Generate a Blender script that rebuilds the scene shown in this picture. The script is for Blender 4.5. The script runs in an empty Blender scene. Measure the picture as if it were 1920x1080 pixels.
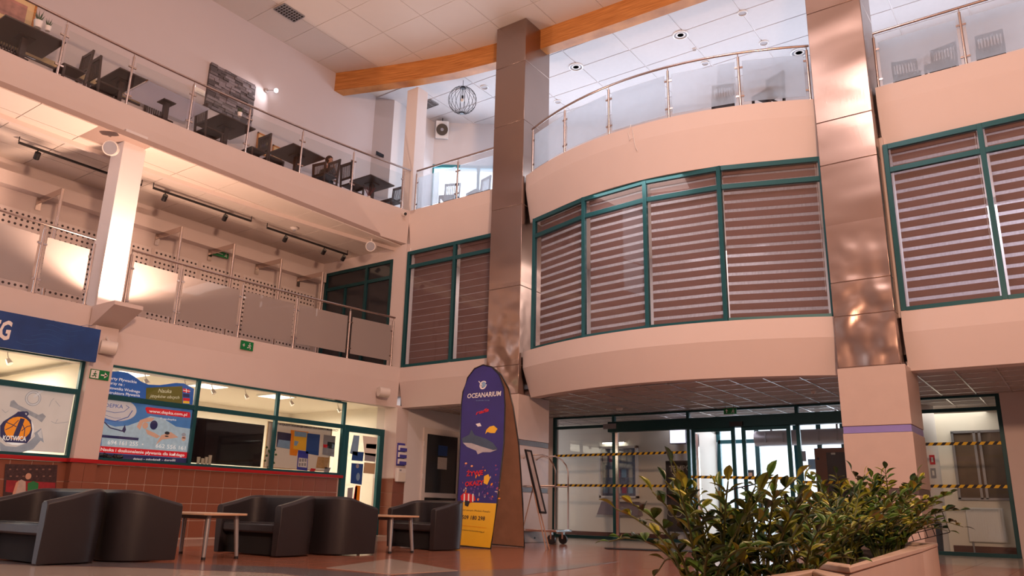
import bpy, bmesh, math, random
from math import sin, cos, pi, radians, atan2, hypot, sqrt
from mathutils import Vector, Matrix

random.seed(7)
SC = bpy.context.scene
COL = SC.collection
V = Vector

# ---------------------------------------------------------------- camera
YAW, PITCH, ROLL, FPX = .6294, .2736, .0238, 1474.8
CAM = V((13.65, -14.09, .676))
FW = V((-sin(YAW) * cos(PITCH), cos(YAW) * cos(PITCH), sin(PITCH)))
_r = V((cos(YAW), sin(YAW), 0)); _u = _r.cross(FW)
RT = _r * cos(ROLL) + _u * sin(ROLL)
UP = _u * cos(ROLL) - _r * sin(ROLL)
cam = bpy.data.cameras.new('camera'); co = bpy.data.objects.new('camera', cam); COL.objects.link(co)
cam.sensor_width = 36; cam.lens = FPX / 1920 * 36; cam.clip_start = .05; cam.clip_end = 200
m = Matrix((RT, UP, -FW)).transposed().to_4x4(); m.translation = CAM
co.matrix_world = m
SC.camera = co

def W(px, py, ax, v):
    "the point where the sight line of a photo pixel meets the plane ax = v"
    d = FW * FPX + RT * (px - 960) - UP * (py - 540)
    i = 'xyz'.index(ax)
    return CAM + d * ((v - CAM[i]) / d[i])

def WP(px, py, P, n):
    d = FW * FPX + RT * (px - 960) - UP * (py - 540)
    return CAM + d * ((V(P) - CAM).dot(V(n)) / d.dot(V(n)))

# ---------------------------------------------------------------- world, light, exposure
SC.view_settings.view_transform = 'Standard'; SC.view_settings.look = 'None'
SC.view_settings.gamma = 1; SC.view_settings.use_curve_mapping = False
SC.view_settings.exposure = -.10
wd = bpy.data.worlds.new('sky'); SC.world = wd; wd.use_nodes = True
bg = wd.node_tree.nodes['Background']; bg.inputs[0].default_value = (.86, .9, 1, 1); bg.inputs[1].default_value = 2.4
cy = SC.cycles
cy.max_bounces = 8; cy.diffuse_bounces = 4; cy.glossy_bounces = 3; cy.transmission_bounces = 6; cy.transparent_max_bounces = 14
cy.caustics_reflective = False; cy.caustics_refractive = False; cy.sample_clamp_indirect = 4; cy.use_denoising = True

def area(loc, target, size, power, color=(1, 1, 1), sy=None, spread=None):
    l = bpy.data.lights.new('area_lamp', 'AREA'); l.energy = power; l.color = color; l.size = size
    if sy: l.shape = 'RECTANGLE'; l.size_y = sy
    if spread: l.spread = spread
    o = bpy.data.objects.new('area_lamp', l); COL.objects.link(o); o.location = loc
    o.rotation_euler = (V(target) - V(loc)).to_track_quat('-Z', 'Y').to_euler()
    return o

def spot(loc, target, power, color, ang=60, blend=.6, r=.06):
    l = bpy.data.lights.new('spot_lamp', 'SPOT'); l.energy = power; l.color = color; l.spot_size = radians(ang); l.spot_blend = blend
    l.shadow_soft_size = r
    o = bpy.data.objects.new('spot_lamp', l); COL.objects.link(o); o.location = loc
    o.rotation_euler = (V(target) - V(loc)).to_track_quat('-Z', 'Y').to_euler()
    return o

WARM = (1, .60, .36); PEACH = (1, .74, .58); DAY = (.74, .82, 1)
# area lamps added out of view to light the hall and its ceiling
area((10.5, -9.0, 12.2), (7.5, -2, 4.0), 1.5, 250, (1, .80, .78), .8)
area((8.0, -6.5, 12.3), (8.0, -5, 0), 2.4, 90, (1, .84, .86), 2.4)
area((15.5, -13.0, 5.2), (5, -3, 12.4), 1.0, 1300, (1, .58, .38), .8)
# warm uplight on the ledge of the left gallery pillar
spot((.22, -7.18, 4.06), (-.30, -7.18, 9.0), 800, (1, .62, .44), 150, .4, .08)
# daylight through the upper windows
area((9.2, 6.35, 9.8), (9.2, 0, 9.9), 12.4, 520, DAY, 2.4)
area((.42, 4.65, 9.8), (3.0, 1.1, 9.9), 5.4, 330, DAY, 2.2)
# daylight through the entrance
area((9.5, 13.0, 3.0), (7.5, 0, .2), 7, 700, (.86, .88, 1), 3.4)
# lamps of the shops behind the glass, the first-floor rooms and galleries
area((-2.4, -3.6, 2.98), (-2.4, -3.6, 0), 1.8, 260, (1, .88, .70), 6.5)
area((-2.4, -9.2, 2.98), (-2.4, -9.2, 0), 1.8, 200, (1, .88, .70), 3.0)
area((7, 3.0, 7.0), (7, 3.0, 4), 2, 300, (1, .86, .80), 9)
area((13.2, 3.0, 7.0), (13.2, 3.0, 4), 2, 130, (.95, .92, 1), 3)
area((1.3, 2.6, 7.0), (1.3, 2.6, 4), 1.5, 40, (1, .80, .70), 2)
area((-1.8, -4, 7.05), (-1.8, -4, 4), .8, 14, (1, .62, .40), 7)
area((5.5, 6.3, 2.95), (5.5, 6, 0), 2, 60, (.92, .88, 1), 5)
area((11.2, 5.6, 2.95), (11.2, 5.6, 0), 1.5, 22, (1, .9, .78), 1.5)
area((8.0, 1.8, 3.0), (8, 1.8, 0), 3, 9, (1, .72, .60), 3)

# ---------------------------------------------------------------- materials
MATS = {}
def mat(name, col, rough=.5, metal=0.0, var=.06, scale=6, bump=.0, bscale=60, emit=0, spec=.5, trans=0, ior=1.45, alpha=1):
    if name in MATS: return MATS[name]
    mt = bpy.data.materials.new(name); mt.use_nodes = True
    nt = mt.node_tree; p = nt.nodes['Principled BSDF']
    tc = nt.nodes.new('ShaderNodeTexCoord')
    nz = nt.nodes.new('ShaderNodeTexNoise'); nz.inputs['Scale'].default_value = scale; nz.inputs['Detail'].default_value = 3
    nt.links.new(tc.outputs['Object'], nz.inputs['Vector'])
    mx = nt.nodes.new('ShaderNodeMix'); mx.data_type = 'RGBA'
    c = col
    mx.inputs['A'].default_value = (c[0] * (1 - var), c[1] * (1 - var), c[2] * (1 - var), 1)
    mx.inputs['B'].default_value = (min(1, c[0] * (1 + var)), min(1, c[1] * (1 + var)), min(1, c[2] * (1 + var)), 1)
    nt.links.new(nz.outputs['Fac'], mx.inputs['Factor'])
    nt.links.new(mx.outputs['Result'], p.inputs['Base Color'])
    p.inputs['Roughness'].default_value = rough; p.inputs['Metallic'].default_value = metal
    p.inputs['Specular IOR Level'].default_value = spec
    p.inputs['Transmission Weight'].default_value = trans; p.inputs['IOR'].default_value = ior
    if bump:
        n2 = nt.nodes.new('ShaderNodeTexNoise'); n2.inputs['Scale'].default_value = bscale; n2.inputs['Detail'].default_value = 4
        nt.links.new(tc.outputs['Object'], n2.inputs['Vector'])
        b = nt.nodes.new('ShaderNodeBump'); b.inputs['Strength'].default_value = bump; b.inputs['Distance'].default_value = .02
        nt.links.new(n2.outputs['Fac'], b.inputs['Height']); nt.links.new(b.outputs['Normal'], p.inputs['Normal'])
    if emit:
        nt.links.new(mx.outputs['Result'], p.inputs['Emission Color']); p.inputs['Emission Strength'].default_value = emit
    MATS[name] = mt
    return mt

def glassmat(name, tint, refl=.10, frost=0.0, fcol=(.85, .87, .9), rough=.25):
    mt = bpy.data.materials.new(name); mt.use_nodes = True; nt = mt.node_tree
    for n in list(nt.nodes): nt.nodes.remove(n)
    out = nt.nodes.new('ShaderNodeOutputMaterial')
    tr = nt.nodes.new('ShaderNodeBsdfTransparent'); tr.inputs[0].default_value = (*tint, 1)
    gl = nt.nodes.new('ShaderNodeBsdfGlossy'); gl.inputs['Roughness'].default_value = .02
    lw = nt.nodes.new('ShaderNodeFresnel'); lw.inputs[0].default_value = 1.5
    ml = nt.nodes.new('ShaderNodeMath'); ml.operation = 'MULTIPLY'; ml.inputs[1].default_value = refl * 10
    cl = nt.nodes.new('ShaderNodeClamp')
    ge = nt.nodes.new('ShaderNodeNewGeometry'); inv = nt.nodes.new('ShaderNodeMath'); inv.operation = 'SUBTRACT'; inv.inputs[0].default_value = 1
    m2 = nt.nodes.new('ShaderNodeMath'); m2.operation = 'MULTIPLY'
    nt.links.new(ge.outputs['Backfacing'], inv.inputs[1])
    nt.links.new(lw.outputs[0], ml.inputs[0]); nt.links.new(ml.outputs[0], m2.inputs[0]); nt.links.new(inv.outputs[0], m2.inputs[1]); nt.links.new(m2.outputs[0], cl.inputs[0])
    base = tr
    if frost:
        rf = nt.nodes.new('ShaderNodeBsdfRefraction'); rf.inputs['Roughness'].default_value = rough; rf.inputs['IOR'].default_value = 1.03
        rf.inputs['Color'].default_value = (*fcol, 1)
        tl = nt.nodes.new('ShaderNodeBsdfTranslucent'); tl.inputs[0].default_value = (*fcol, 1)
        df = nt.nodes.new('ShaderNodeBsdfDiffuse'); df.inputs[0].default_value = (*fcol, 1)
        nz = nt.nodes.new('ShaderNodeTexNoise'); nz.inputs['Scale'].default_value = 2.5
        a = nt.nodes.new('ShaderNodeMixShader'); a.inputs[0].default_value = .5 if rough > .3 else .2
        nt.links.new(tl.outputs[0], a.inputs[1]); nt.links.new(df.outputs[0], a.inputs[2])
        b = nt.nodes.new('ShaderNodeMixShader')
        mr = nt.nodes.new('ShaderNodeMapRange'); mr.inputs['To Min'].default_value = frost - .04; mr.inputs['To Max'].default_value = frost + .04
        nt.links.new(nz.outputs['Fac'], mr.inputs[0]); nt.links.new(mr.outputs[0], b.inputs[0])
        nt.links.new(rf.outputs[0], b.inputs[1]); nt.links.new(a.outputs[0], b.inputs[2])
        base = b
    mx = nt.nodes.new('ShaderNodeMixShader')
    nt.links.new(cl.outputs[0], mx.inputs[0]); nt.links.new(base.outputs[0], mx.inputs[1]); nt.links.new(gl.outputs[0], mx.inputs[2])
    nt.links.new(mx.outputs[0], out.inputs[0])
    MATS[name] = mt; return mt

PLASTER = mat('plaster', (.68, .585, .555), .75, var=.025, scale=2, bump=.05, bscale=90)
WALLUP = mat('mauve_plaster', (.58, .515, .52), .75, var=.02, scale=2, bump=.04, bscale=90)
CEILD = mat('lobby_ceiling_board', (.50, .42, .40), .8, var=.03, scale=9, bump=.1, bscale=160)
GRIDS = mat('shiny_ceiling_grid', (.85, .84, .86), .22, .7, var=.02)
PLASTER2 = mat('plaster_white', (.78, .74, .74), .75, var=.02, scale=2, bump=.04, bscale=90)
CREAM = mat('cream_plaster', (.86, .80, .70), .7, var=.02, scale=2)
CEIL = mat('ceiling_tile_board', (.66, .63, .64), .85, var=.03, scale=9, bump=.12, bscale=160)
CEILW = mat('ceiling_panel_board', (.74, .66, .60), .8, var=.02, scale=3)
GRID = mat('ceiling_grid', (.84, .80, .80), .35, var=.02)
GRIDD = mat('ceiling_joint', (.36, .27, .24), .7, var=.05)
TEAL = mat('teal_aluminium', (.010, .088, .105), .38, .25, var=.06, scale=3)
TEALD = mat('dark_teal_aluminium', (.006, .055, .065), .4, .25, var=.06, scale=3)
GROUT = mat('grout', (.62, .47, .40), .9, var=.05)
TERRA = mat('terracotta_tile', (.245, .088, .052), .32, var=.12, scale=2.2, bump=.05, bscale=40)
RED = mat('red_edge', (.40, .012, .016), .35, var=.06)
WHITE = mat('white_paint', (.82, .80, .78), .45, var=.02)
WHITEP = mat('white_plastic', (.74, .68, .64), .4, var=.03)
BLACK = mat('black_plastic', (.012, .011, .013), .4, var=.2)
DARKW = mat('dark_stained_wood', (.060, .036, .032), .38, var=.25, scale=12)
TABLEW = mat('brown_tabletop', (.085, .058, .050), .30, var=.12, scale=8)
GLOSSY = mat('glossy_glass_top', (.50, .50, .60), .06, var=.03)
LEATH = mat('charcoal_leatherette', (.021, .018, .021), .38, var=.10, scale=5, bump=.10, bscale=220)
DARKFAB = mat('black_fabric', (.010, .009, .010), .9, var=.2)
BEECH = mat('beech_laminate', (.52, .34, .22), .35, var=.08, scale=7)
GREYM = mat('grey_powdercoat', (.30, .29, .30), .35, .5, var=.05)
CHROME = mat('chrome', (.80, .78, .78), .12, 1, var=.03)
STAIN = mat('stainless_tube', (.62, .53, .49), .20, 1, var=.05, scale=20)
MARB = mat('pale_stone_cladding', (.56, .45, .40), .34, var=.07, scale=4, bump=.03, bscale=20)
MARBD = mat('dark_stone_band', (.10, .08, .08), .3, var=.15, scale=8)
LILAC = mat('lilac_stone_band', (.27, .24, .60), .3, var=.06, scale=8)
PLANTER = mat('planter_stone', (.56, .43, .34), .42, var=.08, scale=3, bump=.05, bscale=30)
SOIL = mat('soil', (.035, .020, .013), .95, var=.4, scale=30, bump=.8, bscale=60)
BLINDB = mat('blind_brown', (.27, .165, .145), .75, var=.06, scale=30)
PIPE = mat('black_wire', (.012, .010, .014), .4, .3, var=.2)
YEL = mat('yellow_tape', (.80, .52, .02), .5, var=.05)
INKD = mat('ink_black', (.02, .02, .025), .6, var=.1)
INKW = mat('ink_white', (.82, .80, .78), .6, var=.02)
INKR = mat('ink_red', (.62, .012, .022), .5, var=.05)
INKB = mat('ink_blue', (.018, .075, .30), .5, var=.12, scale=4)
INKLB = mat('ink_light_blue', (.22, .38, .58), .5, var=.18, scale=9)
INKN = mat('ink_navy', (.020, .022, .085), .5, var=.15, scale=5)
INKG = mat('ink_green', (.0, .19, .05), .5, var=.06)
INKY = mat('ink_yellow', (.86, .50, .03), .5, var=.06)
INKO = mat('ink_orange', (.88, .28, .01), .5, var=.06)
INKGR = mat('ink_grey', (.30, .30, .34), .5, var=.12, scale=8)
INKOL = mat('ink_olive', (.115, .10, .012), .5, var=.08)
SKINI = mat('ink_skin', (.60, .33, .23), .55, var=.08)
POOL = mat('ink_pool', (.36, .48, .56), .5, var=.22, scale=14)
PAPER = mat('paper', (.80, .76, .68), .7, var=.02)
SCREEN = mat('dark_screen', (.012, .008, .010), .12, var=.3)
CUTOUT = mat('kraft_board', (.55, .40, .24), .7, var=.05)

def _blind():
    mt = bpy.data.materials.new('blind_sheer'); mt.use_nodes = True; nt = mt.node_tree
    for n in list(nt.nodes): nt.nodes.remove(n)
    out = nt.nodes.new('ShaderNodeOutputMaterial')
    a = nt.nodes.new('ShaderNodeBsdfTranslucent'); a.inputs[0].default_value = (.86, .85, .88, 1)
    b = nt.nodes.new('ShaderNodeBsdfTransparent'); b.inputs[0].default_value = (.9, .9, .95, 1)
    d = nt.nodes.new('ShaderNodeBsdfDiffuse'); d.inputs[0].default_value = (.50, .46, .46, 1)
    w = nt.nodes.new('ShaderNodeTexNoise'); w.inputs['Scale'].default_value = 40
    m1 = nt.nodes.new('ShaderNodeMixShader'); nt.links.new(w.outputs[0], m1.inputs[0])
    nt.links.new(a.outputs[0], m1.inputs[1]); nt.links.new(d.outputs[0], m1.inputs[2])
    m2 = nt.nodes.new('ShaderNodeMixShader'); m2.inputs[0].default_value = .45
    nt.links.new(m1.outputs[0], m2.inputs[1]); nt.links.new(b.outputs[0], m2.inputs[2]); nt.links.new(m2.outputs[0], out.inputs[0])
    return mt
SHEER = _blind()
GLASS = glassmat('clear_glass', (.93, .95, .95), .11)
GLASSD = glassmat('window_glass', (.88, .88, .90), .085)
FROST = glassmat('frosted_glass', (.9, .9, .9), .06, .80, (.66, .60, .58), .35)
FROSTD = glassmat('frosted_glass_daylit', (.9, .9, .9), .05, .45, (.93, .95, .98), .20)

def _steel():
    mt = mat('brushed_steel', (.37, .275, .235), .27, 1, var=.07, scale=1.5)
    nt = mt.node_tree; p = nt.nodes['Principled BSDF']
    tc = nt.nodes.new('ShaderNodeTexCoord')
    n = nt.nodes.new('ShaderNodeTexNoise'); n.inputs['Scale'].default_value = .55; n.inputs['Detail'].default_value = .5
    mp = nt.nodes.new('ShaderNodeMapping'); mp.inputs['Scale'].default_value = (1.3, 1.3, 2.6)
    nt.links.new(tc.outputs['Object'], mp.inputs[0]); nt.links.new(mp.outputs[0], n.inputs[0])
    b = nt.nodes.new('ShaderNodeBump'); b.inputs['Strength'].default_value = .9; b.inputs['Distance'].default_value = .06
    w = nt.nodes.new('ShaderNodeTexNoise'); w.inputs['Scale'].default_value = 90; w.inputs['Detail'].default_value = 2
    mp2 = nt.nodes.new('ShaderNodeMapping'); mp2.inputs['Scale'].default_value = (1, 1, .05)
    nt.links.new(tc.outputs['Object'], mp2.inputs[0]); nt.links.new(mp2.outputs[0], w.inputs[0])
    b2 = nt.nodes.new('ShaderNodeBump'); b2.inputs['Strength'].default_value = .06; b2.inputs['Distance'].default_value = .01
    nt.links.new(n.outputs['Fac'], b.inputs['Height']); nt.links.new(w.outputs['Fac'], b2.inputs['Height'])
    # strong buckling of the lowest sheets only
    ge = nt.nodes.new('ShaderNodeNewGeometry'); sp = nt.nodes.new('ShaderNodeSeparateXYZ'); nt.links.new(ge.outputs['Position'], sp.inputs[0])
    mr = nt.nodes.new('ShaderNodeMapRange'); mr.inputs['From Min'].default_value = 5.6; mr.inputs['From Max'].default_value = 3.8; nt.links.new(sp.outputs['Z'], mr.inputs[0])
    n3 = nt.nodes.new('ShaderNodeTexNoise'); n3.inputs['Scale'].default_value = 1.9; n3.inputs['Detail'].default_value = 1; nt.links.new(ge.outputs['Position'], n3.inputs[0])
    ml = nt.nodes.new('ShaderNodeMath'); ml.operation = 'MULTIPLY'; nt.links.new(n3.outputs['Fac'], ml.inputs[0]); nt.links.new(mr.outputs[0], ml.inputs[1])
    b3 = nt.nodes.new('ShaderNodeBump'); b3.inputs['Strength'].default_value = 1; b3.inputs['Distance'].default_value = .14
    nt.links.new(ml.outputs[0], b3.inputs['Height']); nt.links.new(b.outputs['Normal'], b3.inputs['Normal'])
    nt.links.new(b3.outputs['Normal'], b2.inputs['Normal']); nt.links.new(b2.outputs['Normal'], p.inputs['Normal'])
    return mt
STEEL = _steel()

def _wood():
    mt = mat('laminated_pine', (.50, .17, .035), .45, var=.1)
    nt = mt.node_tree; p = nt.nodes['Principled BSDF']
    tc = nt.nodes.new('ShaderNodeTexCoord'); mp = nt.nodes.new('ShaderNodeMapping'); mp.inputs['Scale'].default_value = (.6, .6, 14)
    n = nt.nodes.new('ShaderNodeTexNoise'); n.inputs['Scale'].default_value = 3; n.inputs['Detail'].default_value = 6
    nt.links.new(tc.outputs['Object'], mp.inputs[0]); nt.links.new(mp.outputs[0], n.inputs[0])
    r = nt.nodes.new('ShaderNodeValToRGB'); r.color_ramp.elements[0].position = .3; r.color_ramp.elements[1].position = .7
    r.color_ramp.elements[0].color = (.36, .125, .025, 1); r.color_ramp.elements[1].color = (.62, .26, .07, 1)
    nt.links.new(n.outputs['Fac'], r.inputs[0]); nt.links.new(r.outputs[0], p.inputs['Base Color'])
    return mt
PINE = _wood()

def _grille():
    mt = mat('perforated_white_sheet', (.74, .66, .64), .5, var=.03)
    nt = mt.node_tree; p = nt.nodes['Principled BSDF']
    g = nt.nodes.new('ShaderNodeNewGeometry'); sp = nt.nodes.new('ShaderNodeSeparateXYZ'); nt.links.new(g.outputs['Position'], sp.inputs[0])
    def M(op, a, b=None):
        n = nt.nodes.new('ShaderNodeMath'); n.operation = op
        for i, v in enumerate((a, b)):
            if v is None: continue
            if isinstance(v, (int, float)): n.inputs[i].default_value = v
            else: nt.links.new(v, n.inputs[i])
        return n.outputs[0]
    def cell(o):
        return M('POWER', M('SUBTRACT', M('FRACT', M('MULTIPLY', o, 9.0)), .5), 2)
    d = M('ADD', cell(sp.outputs['Y']), cell(sp.outputs['Z']))
    hole = M('LESS_THAN', d, .055)
    mx = nt.nodes.new('ShaderNodeMix'); mx.data_type = 'RGBA'; nt.links.new(hole, mx.inputs['Factor'])
    mx.inputs['A'].default_value = (.74, .66, .64, 1); mx.inputs['B'].default_value = (.05, .035, .035, 1)
    nt.links.new(mx.outputs['Result'], p.inputs['Base Color'])
    return mt
GRILLE = _grille()

def _floor():
    mt = mat('polished_floor_tile', (.30, .13, .085), .16, var=.1)
    nt = mt.node_tree; p = nt.nodes['Principled BSDF']; p.inputs['Specular IOR Level'].default_value = .6
    g = nt.nodes.new('ShaderNodeNewGeometry'); sp = nt.nodes.new('ShaderNodeSeparateXYZ'); nt.links.new(g.outputs['Position'], sp.inputs[0])
    n = nt.nodes.new('ShaderNodeTexNoise'); n.inputs['Scale'].default_value = 5; n.inputs['Detail'].default_value = 5
    nt.links.new(g.outputs['Position'], n.inputs[0])
    def lt(o, v):
        q = nt.nodes.new('ShaderNodeMath'); q.operation = 'LESS_THAN'; nt.links.new(o, q.inputs[0]); q.inputs[1].default_value = v; return q.outputs[0]
    def mixc(f, a, b):
        q = nt.nodes.new('ShaderNodeMix'); q.data_type = 'RGBA'; nt.links.new(f, q.inputs['Factor'])
        for k, v in (('A', a), ('B', b)):
            if isinstance(v, tuple): q.inputs[k].default_value = (*v, 1)
            else: nt.links.new(v, q.inputs[k])
        return q.outputs['Result']
    terr = mixc(n.outputs['Fac'], (.25, .095, .06), (.40, .17, .105))
    beige = mixc(n.outputs['Fac'], (.34, .27, .22), (.50, .41, .34))
    ld = lt(sp.outputs['Y'], .3); lx = lt(sp.outputs['X'], 2.1)
    c = mixc(ld, beige, terr); c = mixc(lx, c, beige)
    nt.links.new(c, p.inputs['Base Color'])
    return mt
FLOORT = _floor()

# ---------------------------------------------------------------- mesh helpers
def wloc(o):
    v = V((0, 0, 0))
    while o: v += o.location; o = o.parent
    return v

def link(name, me, mt, parent=None, kind=None, loc=None):
    o = bpy.data.objects.new(name, me); COL.objects.link(o)
    if mt is not None and not len(me.materials): me.materials.append(mt)
    if parent is not None: o.parent = parent
    if loc is not None: o.location = loc
    if kind: o['kind'] = kind
    return o

def tag(o, label, cat, group=None, kind=None):
    o['label'] = label; o['category'] = cat
    if group: o['group'] = group
    if kind: o['kind'] = kind
    return o

def empty(name, loc=(0, 0, 0), label=None, cat=None, group=None, rz=0):
    o = bpy.data.objects.new(name, None); COL.objects.link(o); o.location = loc; o.rotation_euler.z = rz
    o.empty_display_size = .1
    if label: tag(o, label, cat, group)
    return o

def dup(o, parent=None):
    c = o.copy(); COL.objects.link(c); c.parent = parent
    for ch in list(o.children): dup(ch, c)
    return c

class MB:
    def __init__(s): s.v = []; s.f = []; s.ang = 38
    def add(s, vs, fs):
        b = len(s.v); s.v += [tuple(x) for x in vs]; s.f += [tuple(i + b for i in f) for f in fs]; return s
    def box(s, x0, x1, y0, y1, z0, z1):
        vs = [(x, y, z) for z in (z0, z1) for y in (y0, y1) for x in (x0, x1)]
        return s.add(vs, [(0, 2, 3, 1), (4, 5, 7, 6), (0, 1, 5, 4), (2, 6, 7, 3), (0, 4, 6, 2), (1, 3, 7, 5)])
    def fr(s, O, ux, uy, uz, x0, x1, y0, y1, z0, z1):
        "box in the frame O, ux, uy, uz"
        O, ux, uy, uz = V(O), V(ux), V(uy), V(uz)
        vs = [O + ux * x + uy * y + uz * z for z in (z0, z1) for y in (y0, y1) for x in (x0, x1)]
        return s.add(vs, [(0, 2, 3, 1), (4, 5, 7, 6), (0, 1, 5, 4), (2, 6, 7, 3), (0, 4, 6, 2), (1, 3, 7, 5)])
    def tube(s, pts, r, n=8, r2=None, caps=True):
        pts = [V(p) for p in pts]; k = len(pts); rings = []
        for i, p in enumerate(pts):
            t = (pts[min(i + 1, k - 1)] - pts[max(i - 1, 0)]).normalized()
            a = t.cross(V((0, 0, 1)) if abs(t.z) < .95 else V((1, 0, 0))).normalized(); b = t.cross(a)
            rr = r if r2 is None else r + (r2 - r) * i / (k - 1)
            rings.append([p + a * cos(2 * pi * j / n) * rr + b * sin(2 * pi * j / n) * rr for j in range(n)])
        vs = [q for rg in rings for q in rg]
        fs = [(i * n + j, i * n + (j + 1) % n, (i + 1) * n + (j + 1) % n, (i + 1) * n + j) for i in range(k - 1) for j in range(n)]
        if caps: fs += [tuple(range(n))[::-1], tuple((k - 1) * n + j for j in range(n))]
        return s.add(vs, fs)
    def prism(s, poly, z0, z1):
        n = len(poly)
        vs = [(p[0], p[1], z0) for p in poly] + [(p[0], p[1], z1) for p in poly]
        return s.add(vs, [tuple(range(n))[::-1], tuple(range(n, 2 * n))] + [(i, (i + 1) % n, (i + 1) % n + n, i + n) for i in range(n)])
    def pf(s, O, ux, uy, uz, poly, d0, d1):
        "prism of a 2D outline in the frame O, ux, uy along uz"
        O, ux, uy, uz = V(O), V(ux), V(uy), V(uz); n = len(poly)
        vs = [O + ux * p[0] + uy * p[1] + uz * d0 for p in poly] + [O + ux * p[0] + uy * p[1] + uz * d1 for p in poly]
        return s.add(vs, [tuple(range(n))[::-1], tuple(range(n, 2 * n))] + [(i, (i + 1) % n, (i + 1) % n + n, i + n) for i in range(n)])
    def lathe(s, prof, c=(0, 0, 0), n=16):
        c = V(c); k = len(prof)
        vs = [c + V((r * cos(2 * pi * j / n), r * sin(2 * pi * j / n), z)) for r, z in prof for j in range(n)]
        fs = [(i * n + j, i * n + (j + 1) % n, (i + 1) * n + (j + 1) % n, (i + 1) * n + j) for i in range(k - 1) for j in range(n)]
        fs += [tuple(range(n))[::-1], tuple((k - 1) * n + j for j in range(n))]
        return s.add(vs, fs)
    def sphere(s, c, r, n=10, sz=1.0):
        k = n // 2 + 1
        return s.lathe([(max(.001, r * sin(pi * i / (k - 1))), -r * cos(pi * i / (k - 1)) * sz) for i in range(k)], c, n)
    def mesh(s, name, off=V((0, 0, 0)), smooth=True):
        me = bpy.data.meshes.new(name)
        me.from_pydata([(x - off.x, y - off.y, z - off.z) for x, y, z in s.v], [], s.f)
        me.update()
        bm = bmesh.new(); bm.from_mesh(me); bmesh.ops.recalc_face_normals(bm, faces=bm.faces); bm.to_mesh(me); bm.free()
        if smooth:
            me.polygons.foreach_set('use_smooth', [True] * len(me.polygons)); me.set_sharp_from_angle(angle=radians(s.ang))
        return me
    def build(s, name, mt, parent=None, kind=None, bev=0, label=None):
        if parent is not None: off = wloc(parent)
        else:
            xs, ys, zs = zip(*s.v); off = V(((min(xs) + max(xs)) / 2, (min(ys) + max(ys)) / 2, min(zs)))
        o = link(name, s.mesh(name, off), mt, parent, kind)
        if parent is None: o.location = off
        if bev:
            b = o.modifiers.new('bevel', 'BEVEL'); b.width = bev; b.segments = 2; b.limit_method = 'ANGLE'
        if label: o['label'] = label
        return o

def box(name, mt, x0, x1, y0, y1, z0, z1, parent=None, kind=None, bev=0):
    return MB().box(x0, x1, y0, y1, z0, z1).build(name, mt, parent, kind, bev)

def text(body, mt, parent, O, ux, uy, h, width=None, align='LEFT', thick=.003, bold=.0, name='lettering', shear=0):
    cu = bpy.data.curves.new('t', 'FONT'); cu.body = body; cu.size = 1; cu.offset = bold; cu.align_x = 'LEFT'; cu.resolution_u = 2; cu.shear = shear
    ob = bpy.data.objects.new('t', cu); COL.objects.link(ob)
    bpy.context.view_layer.update()
    me = bpy.data.meshes.new_from_object(ob.evaluated_get(bpy.context.evaluated_depsgraph_get()))
    bpy.data.objects.remove(ob)
    xs = [v.co.x for v in me.vertices]
    if not xs: return None
    x0, x1 = min(xs), max(xs)
    sx = h * 1.38 if width is None else width / (x1 - x0)
    tw = (x1 - x0) * sx; ox = {'LEFT': 0, 'CENTER': -tw / 2, 'RIGHT': -tw}[align]
    ux, uy = V(ux), V(uy); n = ux.cross(uy); off = wloc(parent)
    O = V(O)
    for v in me.vertices:
        v.co = O + ux * ((v.co.x - x0) * sx + ox) + uy * (v.co.y * h * 1.38) + n * thick - off
    me.materials.clear()
    return link(name, me, mt, parent)

def rect(name, mt, parent, O, ux, uy, x0, x1, y0, y1, d0, d1, bev=0):
    ux, uy = V(ux), V(uy)
    return MB().fr(O, ux, uy, ux.cross(uy), x0, x1, y0, y1, d0, d1).build(name, mt, parent, bev=bev)

def poly(name, mt, parent, O, ux, uy, pts, d0, d1):
    ux, uy = V(ux), V(uy)
    return MB().pf(O, ux, uy, ux.cross(uy), pts, d0, d1).build(name, mt, parent)

def ell(cx, cz, a, b, n=20, t0=0, t1=2 * pi):
    full = abs(t1 - t0 - 2 * pi) < 1e-6
    k = n if full else n + 1
    return [(cx + a * cos(t0 + (t1 - t0) * i / n), cz + b * sin(t0 + (t1 - t0) * i / n)) for i in range(k)]
X, Y, Z = V((1, 0, 0)), V((0, 1, 0)), V((0, 0, 1))

def _opal():
    mt = bpy.data.materials.new('opal_glass'); mt.use_nodes = True; nt = mt.node_tree
    for n in list(nt.nodes): nt.nodes.remove(n)
    out = nt.nodes.new('ShaderNodeOutputMaterial'); a = nt.nodes.new('ShaderNodeBsdfTranslucent'); gl = nt.nodes.new('ShaderNodeBsdfGlossy'); gl.inputs['Roughness'].default_value = .05
    nz = nt.nodes.new('ShaderNodeTexNoise'); nz.inputs['Scale'].default_value = 3; cr = nt.nodes.new('ShaderNodeValToRGB')
    cr.color_ramp.elements[0].color = (.86, .86, .97, 1); cr.color_ramp.elements[1].color = (.93, .93, 1, 1)
    nt.links.new(nz.outputs[0], cr.inputs[0]); nt.links.new(cr.outputs[0], a.inputs[0])
    m = nt.nodes.new('ShaderNodeMixShader'); m.inputs[0].default_value = .12
    nt.links.new(a.outputs[0], m.inputs[1]); nt.links.new(gl.outputs[0], m.inputs[2]); nt.links.new(m.outputs[0], out.inputs[0])
    return mt
OPAL = _opal()

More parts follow.
